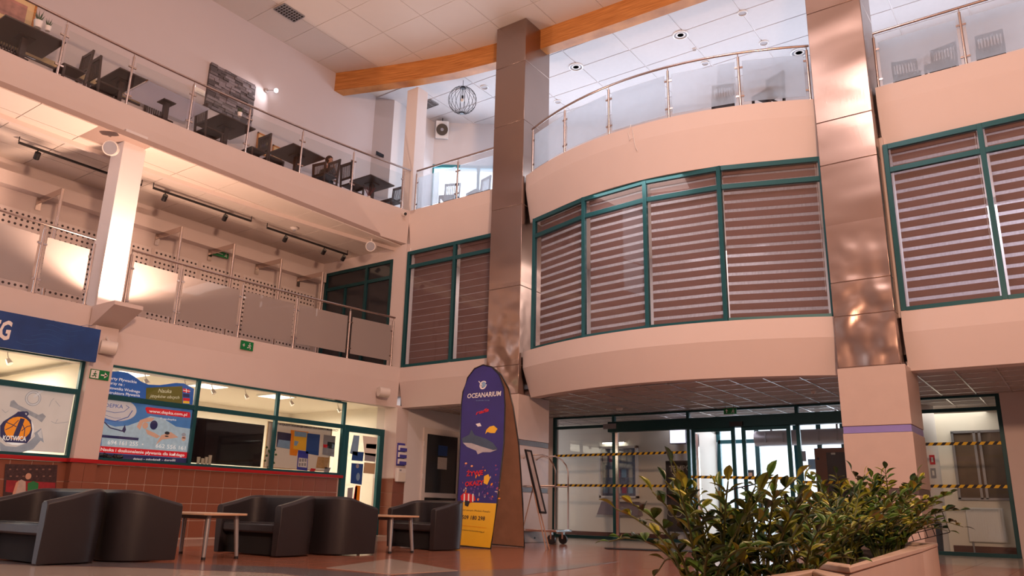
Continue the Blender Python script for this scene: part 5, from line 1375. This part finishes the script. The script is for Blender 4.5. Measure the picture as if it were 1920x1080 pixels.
# things behind the doors
t = empty('air_curtain', (8.0, 6.9, 2.4), 'long silver air curtain above the outer doors', 'air curtain')
a, b = W(1418, 810, 'y', 7.0).x, W(1600, 800, 'y', 7.0).x
MB().tube([(a, 6.95, 2.62), (b, 6.95, 2.62)], .20, 20).build('body', mat('satin_silver', (.36, .33, .35), .35, .7), t)
for x in (a + .4, b - .4): MB().box(x, x + .05, 6.92, 6.98, 2.78, 3.1).build('bracket', GREYM, t)
for k in range(6): x = a + .3 + k * .45; box('grille', GREYM, x, x + .03, 6.74, 6.78, 2.5, 2.75, t)
t = empty('sign_board', (6.2, 7.5, 1.6), 'white translucent sheet lettered NFZ on the outer glazing', 'sign')
P = Print(t, (0, 7.52, 0), -Y, X, Z)
P.poly('sheet', mat('backlit_sheet', (.55, .60, .64), .5), [(1306, 831), (1345, 829), (1345, 905), (1306, 908)], 0); P.text('NFZ', INKGR, (1312, 850), (1336, 848), .15, 2, .01)
for z in (862, 868, 875): P.line('rule', INKGR, [(1312, z + 1), (1340, z)], .008, 2)
for q, l_, m_ in (((1405, 890), 'small dark notice on the outer glazing near the middle of the doors', INKD), ((1502, 855), 'small grey notice on the outer glazing at the left of the brown cabinet', INKGR), ((1521, 870), 'blue-grey notice beside the brown cabinet', INKLB)):
    p = W(q[0], q[1], 'y', 7.5); p.y = 7.595; t = empty('notice', p, l_, 'notice'); box('sheet', m_, p.x - .10, p.x + .10, 7.585, 7.60, p.z - .13, p.z + .13, t)
    if m_ is INKD: box('print', SKINI, p.x - .05, p.x + .05, 7.58, 7.585, p.z - .08, p.z + .06, t)
t = empty('blue_sign', W(1302, 850, 'y', 5.6), 'narrow blue vertical sign beside the chrome door edge', 'sign'); p = V(t.location); box('plate', INKN, p.x - .06, p.x + .14, 5.58, 5.6, p.z - .42, p.z + .25, t)
t = empty('light_box', W(1270, 818, 'y', 5.12), 'white lit sign box near the round pier', 'light box'); p = V(t.location)
box('case', INKN, p.x - .22, p.x + .24, 5.12, 5.30, p.z - .19, p.z + .19, t); box('face', mat('lit_lilac', (.85, .80, 1), .5, emit=2.6), p.x - .2, p.x + .22, 5.11, 5.12, p.z - .17, p.z + .17, t)
# brown cabinet
xc0, xc1 = W(1526, 850, 'y', 4.75).x, W(1600, 850, 'y', 4.75).x; zc = W(1540, 840, 'y', 4.75).z
t = empty('brown_cabinet', ((xc0 + xc1) / 2, 4.95, 0), 'orange-brown wooden cabinet with a black door behind the right column', 'cabinet')
box('body', mat('red_brown_wood', (.22, .06, .022), .4, var=.12), xc0, xc1 + .1, 4.78, 5.15, 0, zc, t, bev=.01)
box('door', BLACK, W(1549, 850, 'y', 4.77).x, xc1 + .05, 4.765, 4.78, .1, zc - .10, t); p = W(1534, 860, 'y', 4.77); MB().tube([p, p - Y * .01], .03, 10).build('keyhole', BLACK, t)
box('paper_label', PAPER, W(1558, 850, 'y', 4.76).x, W(1566, 850, 'y', 4.76).x, 4.76, 4.765, zc - .15, zc - .11, t)

# right vestibule: service window, radiator, signs, fire bag
yv = 5.88
def wx(px, py): return W(px, py, 'y', yv)
t = empty('service_window', (11.7, yv, 1.1), 'aluminium service window in the wall behind the right-hand glass', 'service window')
a, b = wx(1783, 815), wx(1893, 945)
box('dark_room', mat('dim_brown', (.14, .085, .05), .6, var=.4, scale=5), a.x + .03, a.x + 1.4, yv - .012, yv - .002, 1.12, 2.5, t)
for x in (a.x, a.x + .42, a.x + .52): MB().box(x, x + .05, yv - .06, yv, 1.10, 2.52).build('mullion', GREYM, t)
for z in (1.08, 2.5): MB().box(a.x, a.x + 1.4, yv - .06, yv, z, z + .05).build('rail', GREYM, t)
box('pane', GLASS, a.x + .57, a.x + 1.4, yv - .03, yv - .024, 1.13, 2.5, t)
t = empty('radiator', (11.8, yv, .15), 'white ribbed panel radiator behind the right-hand glass', 'radiator')
a, b = wx(1811, 952), wx(1890, 1018)
x0, x1, z0_, z1_ = a.x, min(b.x, 12.9), b.z, a.z
box('panel', WHITE, x0, x1, yv - .10, yv - .03, z0_, z1_, t, bev=.01)
k = int((x1 - x0) / .045)
for i in range(k): x = x0 + .02 + i * .045; MB().box(x, x + .025, yv - .115, yv - .10, z0_ + .03, z1_ - .03).build('rib', WHITE, t)
box('pipe', GREYM, x0 + .05, x0 + .08, yv - .08, yv - .05, 0, z0_, t)
for (px, py), m_, l_ in (((1748, 862), INKR, 'red fire notice on the white pier behind the right-hand glass'), ((1750, 887), INKGR, 'small green-grey notice below the red fire notice')):
    p = W(px, py, 'y', 5.2); t = empty('notice', p, l_, 'notice'); box('plate', m_, p.x - .05, p.x + .05, 5.195, 5.215, p.z - .10, p.z + .10, t); box('symbol', INKW, p.x - .02, p.x + .02, 5.19, 5.195, p.z - .05, p.z + .05, t)
t = empty('litter_bin', (10.55, 5.0, 0), 'dark rounded litter bin behind the planter end', 'bin'); p = W(1748, 1020, 'y', 4.8)
MB().lathe([(.20, 0), (.22, .55), (.21, .62), (.12, .70), (.02, .72)], (p.x, 4.8, 0), 20).build('body', mat('dark_blue_grey', (.06, .065, .09), .5), t)
# door mat
box_ = MB().prism([g(1133, 1028), g(1300, 1033), g(1300, 1036), g(1140, 1030)], .003, .012).build('door_mat', DARKFAB); tag(box_, 'thin black door mat strip before the entrance glass', 'door mat')

# ================================================================ LOUNGE FURNITURE
def make_sofa():
    t = empty('tub_sofa')
    Wd, D, th_ = 1.36, .74, .13
    hw = Wd / 2; r = .34
    def U(o):
        "U-shaped plan line, o inward; front at y = -D/2"
        a = hw - o; yb_ = D / 2 - o; rr_ = max(r - o, .02)
        pts = [(a, -D / 2), (a, -D / 6), (a, yb_ - rr_)]
        pts += [(a - rr_ + rr_ * cos(u), yb_ - rr_ + rr_ * sin(u)) for u in [pi / 2 * i / 6 for i in range(1, 7)]]
        pts += [(-x, y) for x, y in reversed(pts)]
        return pts
    outer, inner = U(0), U(th_); n = len(outer)
    def hz(y): s = min(1, max(0, (y + D / 2) / (D * .85))); return .645 + (.785 - .645) * (s * s * (3 - 2 * s)) ** .8
    vs = []; rows = [(outer, lambda p: 0.02, .95), (outer, lambda p: hz(p[1]) - .03, 1.0), (None, None, 0), (inner, lambda p: hz(p[1]) - .03, 1.0), (inner, lambda p: .02, .99)]
    mb = MB(); ring = []
    for i in range(n):
        o, q = outer[i], inner[i]; h = hz(o[1])
        m1 = (o[0] * .75 + q[0] * .25, o[1] * .75 + q[1] * .25); m2 = (o[0] * .25 + q[0] * .75, o[1] * .25 + q[1] * .75)
        ring.append([(o[0] * .955, o[1] * .97 if o[1] > 0 else o[1], .015), (o[0], o[1], .40), (o[0], o[1], h - .03), (*m1, h), (*m2, h), (q[0], q[1], h - .03), (q[0], q[1], .40), (q[0], q[1], .015)])
    k = 8
    for rg in ring: vs += rg
    fs = [(i * k + j, i * k + (j + 1) % k, (i + 1) * k + (j + 1) % k, (i + 1) * k + j) for i in range(n - 1) for j in range(k)]
    fs += [tuple(range(k))[::-1], tuple((n - 1) * k + j for j in range(k))]
    mb.add(vs, fs).build('shell', LEATH, t, bev=.008)
    sw = hw - th_ - .003
    cp_ = [(-sw, -D / 2 + .02), (sw, -D / 2 + .02), (sw, D / 2 - th_ - .24), (sw - .22, D / 2 - th_ - .01), (-sw + .22, D / 2 - th_ - .01), (-sw, D / 2 - th_ - .24)]
    o = MB().prism(cp_, .29, .42).build('seat_cushion', LEATH, t, bev=.03)
    MB().box(-sw, sw, -D / 2 + .10, -D / 2 + .13, .02, .30).build('plinth', DARKFAB, t)
    MB().tube([(-sw * .98, -D / 2 + .035, .418), (sw * .98, -D / 2 + .035, .418)], .006, 5).build('piping', BLACK, t)
    return t
s0 = make_sofa()
for i, (x, y, r_, l_) in enumerate(((4.12, -9.68, .03, 'charcoal tub sofa at the far left, seat facing the viewer side'), (4.18, -8.84, pi - .10, 'charcoal tub sofa seen from behind, left of the first coffee table'),
        (4.32, -6.84, .02, 'charcoal tub sofa between the coffee tables, open seat showing'), (4.52, -5.98, pi - .05, 'charcoal tub sofa seen from behind, left of the second coffee table'),
        (4.42, -3.66, -.20, 'charcoal tub sofa in front of the aquarium banner'))):
    o = s0 if i == 0 else dup(s0); o.location = (x, y, 0); o.rotation_euler.z = r_; tag(o, l_, 'sofa', 'charcoal tub sofas')
def make_ctable():
    t = empty('coffee_table'); a, b = .70, .36
    out = []
    for sx, sy in ((1, 1), (-1, 1), (-1, -1), (1, -1)): pass
    out = [(a * .985, -b * .72), (a, 0), (a * .985, b * .72), (a * .9, b * .86), (a * .45, b * .985), (0, b), (-a * .45, b * .985), (-a * .9, b * .86), (-a * .985, b * .72), (-a, 0), (-a * .985, -b * .72), (-a * .9, -b * .86), (-a * .45, -b * .985), (0, -b), (a * .45, -b * .985), (a * .9, -b * .86)]
    MB().prism(out, .515, .54).build('tabletop', BEECH, t, bev=.004)
    MB().box(-a * .8, a * .8, -b * .6, -b * .5, .47, .515).box(-a * .8, a * .8, b * .5, b * .6, .47, .515).build('apron', GREYM, t)
    for sx in (1, -1):
        for sy in (1, -1):
            lg = MB().tube([(sx * a * .80, sy * b * .55, .515), (sx * a * .86, sy * b * .64, .03)], .032, 10, .024).build('leg', GREYM, t)
            MB().tube([(sx * a * .86, sy * b * .64, .03), (sx * a * .862, sy * b * .645, 0)], .026, 10).build('glide', BLACK, lg)
    return t
c0 = make_ctable(); c0.location = (4.25, -7.93, 0); tag(c0, 'beech coffee table with grey legs, the left of the two', 'coffee table', 'beech coffee tables')
c1 = dup(c0); c1.location = (4.50, -4.98, 0); c1.rotation_euler.z = -.04; tag(c1, 'beech coffee table with grey legs, the right of the two', 'coffee table', 'beech coffee tables')

# ================================================================ PLANTERS AND PLANTS
def planter(label, poly_, h, th_=.09):
    c = (sum(p[0] for p in poly_) / len(poly_), sum(p[1] for p in poly_) / len(poly_))
    t = empty('stone_planter', (*c, 0), label, 'planter')
    n = len(poly_)
    inn = [(c[0] + (p[0] - c[0]) * (1 - 2 * th_ / hypot(p[0] - c[0], p[1] - c[1])), c[1] + (p[1] - c[1]) * (1 - 2 * th_ / hypot(p[0] - c[0], p[1] - c[1]))) for p in poly_]
    for i in range(n):
        j = (i + 1) % n
        MB().prism([poly_[i], poly_[j], inn[j], inn[i]], 0.01, h - .035).build('stone_slab', PLANTER, t, bev=.005)
        e = [(c[0] + (q[0] - c[0]) * 1.015, c[1] + (q[1] - c[1]) * 1.008) for q in (poly_[i], poly_[j])]
        MB().prism([e[0], e[1], inn[j], inn[i]], h - .032, h).build('coping', PLANTER, t, bev=.006)
    MB().prism(inn, .05, h - .09).build('soil', SOIL, t)
    return t
PH = .45
def wp(px, py): q = W(px, py, 'z', PH); return (q.x, q.y)
planter('long pale stone planter in the right foreground, ending by the right column', [(11.45, -4.95), wp(1757, 1018), wp(1729, 1027), wp(1592, 1062), wp(1505, 1050), (11.6, -7.2)], PH)
planter('nearer pale stone planter at the bottom edge of the picture', [wp(1290, 1105), wp(1445, 1078), wp(1530, 1066), wp(1584, 1078), wp(1610, 1150), wp(1290, 1200)], PH)
LEAF = [mat('glossy_leaf_%s' % n, c, .30, var=.35, scale=12, spec=.7) for n, c in (('olive', (.16, .19, .018)), ('green', (.07, .15, .02)), ('dark', (.018, .050, .012)), ('lime', (.34, .34, .03)))]
STEM = mat('green_stem', (.10, .11, .03), .45, var=.2)
def leaf_mesh(mt, L=.088, w=.044):
    pr_ = [(0, 0), (.12, .35), (.35, .9), (.55, 1), (.8, .62), (1, 0)]
    vs = [(0, t_ * L, .012 * sin(t_ * 2.6)) for t_, _ in pr_] + [(s * q * w * .5, t_ * L, .012 * sin(t_ * 2.6) + .006 * q) for s in (1, -1) for t_, q in pr_[1:-1]]
    fs = []
    for s in (0, 1):
        b = 6 + 4 * s
        fs += [(0, b, 1), (1, b, b + 1, 2), (2, b + 1, b + 2, 3), (3, b + 2, b + 3, 4), (4, b + 3, 5)]
    me = bpy.data.meshes.new('leaf'); me.from_pydata(vs, [], fs); me.update(); me.materials.append(mt)
    for p in me.polygons: p.use_smooth = True
    return me
LM = [leaf_mesh(m_) for m_ in LEAF]
def frond(plant, base, az, lean, length, npair, rnd, big=1.0):
    pts = []; p = V(base); el = pi / 2 - .10; h = V((cos(az), sin(az), 0))
    for i in range(7):
        pts.append(p.copy()); el -= lean / 6; p = p + (h * cos(el) + Z * sin(el)) * length / 6
    off = wloc(plant)
    st = MB().tube(pts, .0075 * big, 5, .003).build('frond_stem', STEM, plant)
    base_t = .12
    for i in range(npair * 2 + 1):
        f_ = base_t + (1 - base_t) * (i // 2) / npair; f_ = min(f_, 1)
        k = min(int(f_ * 6), 5); q = pts[k].lerp(pts[k + 1], f_ * 6 - k); d = (pts[k + 1] - pts[k]).normalized()
        side = d.cross(Z); side = side.normalized() if side.length > .05 else V((-sin(az), cos(az), 0))
        if i == npair * 2: ld = d
        else: ld = (d * (.55 + rnd.uniform(-.2, .2)) + side * (1 if i % 2 else -1) + Z * rnd.uniform(-.15, .35)).normalized()
        nx = ld.cross(Z); nx = nx.normalized() if nx.length > .05 else side
        nz = nx.cross(ld); M = Matrix((nx, ld, nz)).transposed()
        rt = Matrix.Rotation(rnd.uniform(-.7, .7), 3, ld); M = rt @ M
        s = big * rnd.uniform(.8, 1.2) * (1 - .25 * abs(f_ - .5))
        o = bpy.data.objects.new('leaf', LM[rnd.choices((0, 1, 2, 3), (4, 5, 4, 2))[0]]); COL.objects.link(o); o.parent = st
        o.matrix_local = Matrix.Translation(q - off) @ M.to_4x4() @ Matrix.Scale(s, 4)
def zz(label, x, y, n, hmin, hmax, seed, spread=.5, big=1.0, z=PH - .09):
    rnd = random.Random(seed)
    t = empty('zz_plant', (x, y, z), label, 'potted plant', 'glossy-leaved plants in the planters')
    for i in range(n):
        az = 2 * pi * (i + rnd.random() * .7) / n; L = rnd.uniform(hmin, hmax)
        frond(t, (x + cos(az) * .05, y + sin(az) * .05, z), az, rnd.uniform(spread * .5, spread * 1.9), L, int(L * 15), rnd, big)
    return t
def wq(px, py): q = W(px, py, 'z', PH - .09); return q.x - (.18 if px > 1510 else 0), q.y
def wr(px, py): q = W(px, py, 'z', PH - .09); return q.x, q.y
ZP = [('glossy-leaved plant at the left end of the nearer planter, the tallest there', wr(1352, 1112), 15, .44, .58, 1, .50, 1.0),
      ('low glossy-leaved plant reaching out over the left rim', wr(1318, 1118), 11, .30, .48, 2, 1.15, .9),
      ('glossy-leaved plant in the middle of the nearer planter', wr(1432, 1106), 15, .34, .50, 3, .7, 1.0),
      ('glossy-leaved plant at the right end of the nearer planter', wr(1500, 1096), 13, .28, .46, 4, .9, 1.0),
      ('glossy-leaved plant at the near end of the long planter', (12.30, -9.15), 15, .36, .52, 5, .75, 1.0),
      ('glossy-leaved plant in the near half of the long planter', (12.28, -8.45), 15, .40, .58, 6, .7, 1.05),
      ('glossy-leaved plant at the middle of the long planter', (12.05, -7.75), 15, .45, .68, 7, .75, 1.1),
      ('glossy-leaved plant just past the middle of the long planter', (12.20, -7.05), 15, .48, .72, 8, .75, 1.15),
      ('glossy-leaved plant before the left edge of the right stone column', (11.85, -6.5), 15, .55, .82, 9, .7, 1.2),
      ('glossy-leaved plant before the middle of the right stone column', (12.12, -6.1), 16, .58, .88, 10, .75, 1.25),
      ('glossy-leaved plant at the far end of the long planter, leaning right', (12.0, -5.45), 16, .50, .84, 11, 1.0, 1.25)]
for l_, (x, y), n_, h0, h1, sd, sp, bg_ in ZP: zz(l_, x, y, n_, h0, h1, sd, sp, bg_)
# wire trellises
def trellis(label, P0, u, v, nu, nv, s):
    t = empty('wire_trellis', P0, label, 'trellis'); P0, u, v = V(P0), V(u).normalized(), V(v).normalized()
    for i in range(nu + 1): MB().tube([P0 + u * s * i, P0 + u * s * i + v * s * nv], .004, 5).build('wire', PIPE, t)
    for j in range(nv + 1): MB().tube([P0 + v * s * j, P0 + v * s * j + u * s * nu], .004, 5).build('wire', PIPE, t)
a = W(1700, 1018, 'y', -5.2); b = W(1781, 998, 'y', -5.2); c = W(1690, 990, 'y', -5.2)
trellis('tilted black wire grid sticking out at the far end of the long planter', a, b - a, c - a, 6, 3, (b - a).length / 6)
a = W(1385, 985, 'y', -9.3); b = W(1452, 972, 'y', -9.3); c = W(1372, 905, 'y', -9.3)
trellis('black wire grid standing among the leaves before the sliding doors', W(1375, 1040, 'y', -9.3), b - a, c - a, 3, 5, (b - a).length / 3)

bpy.context.view_layer.update()
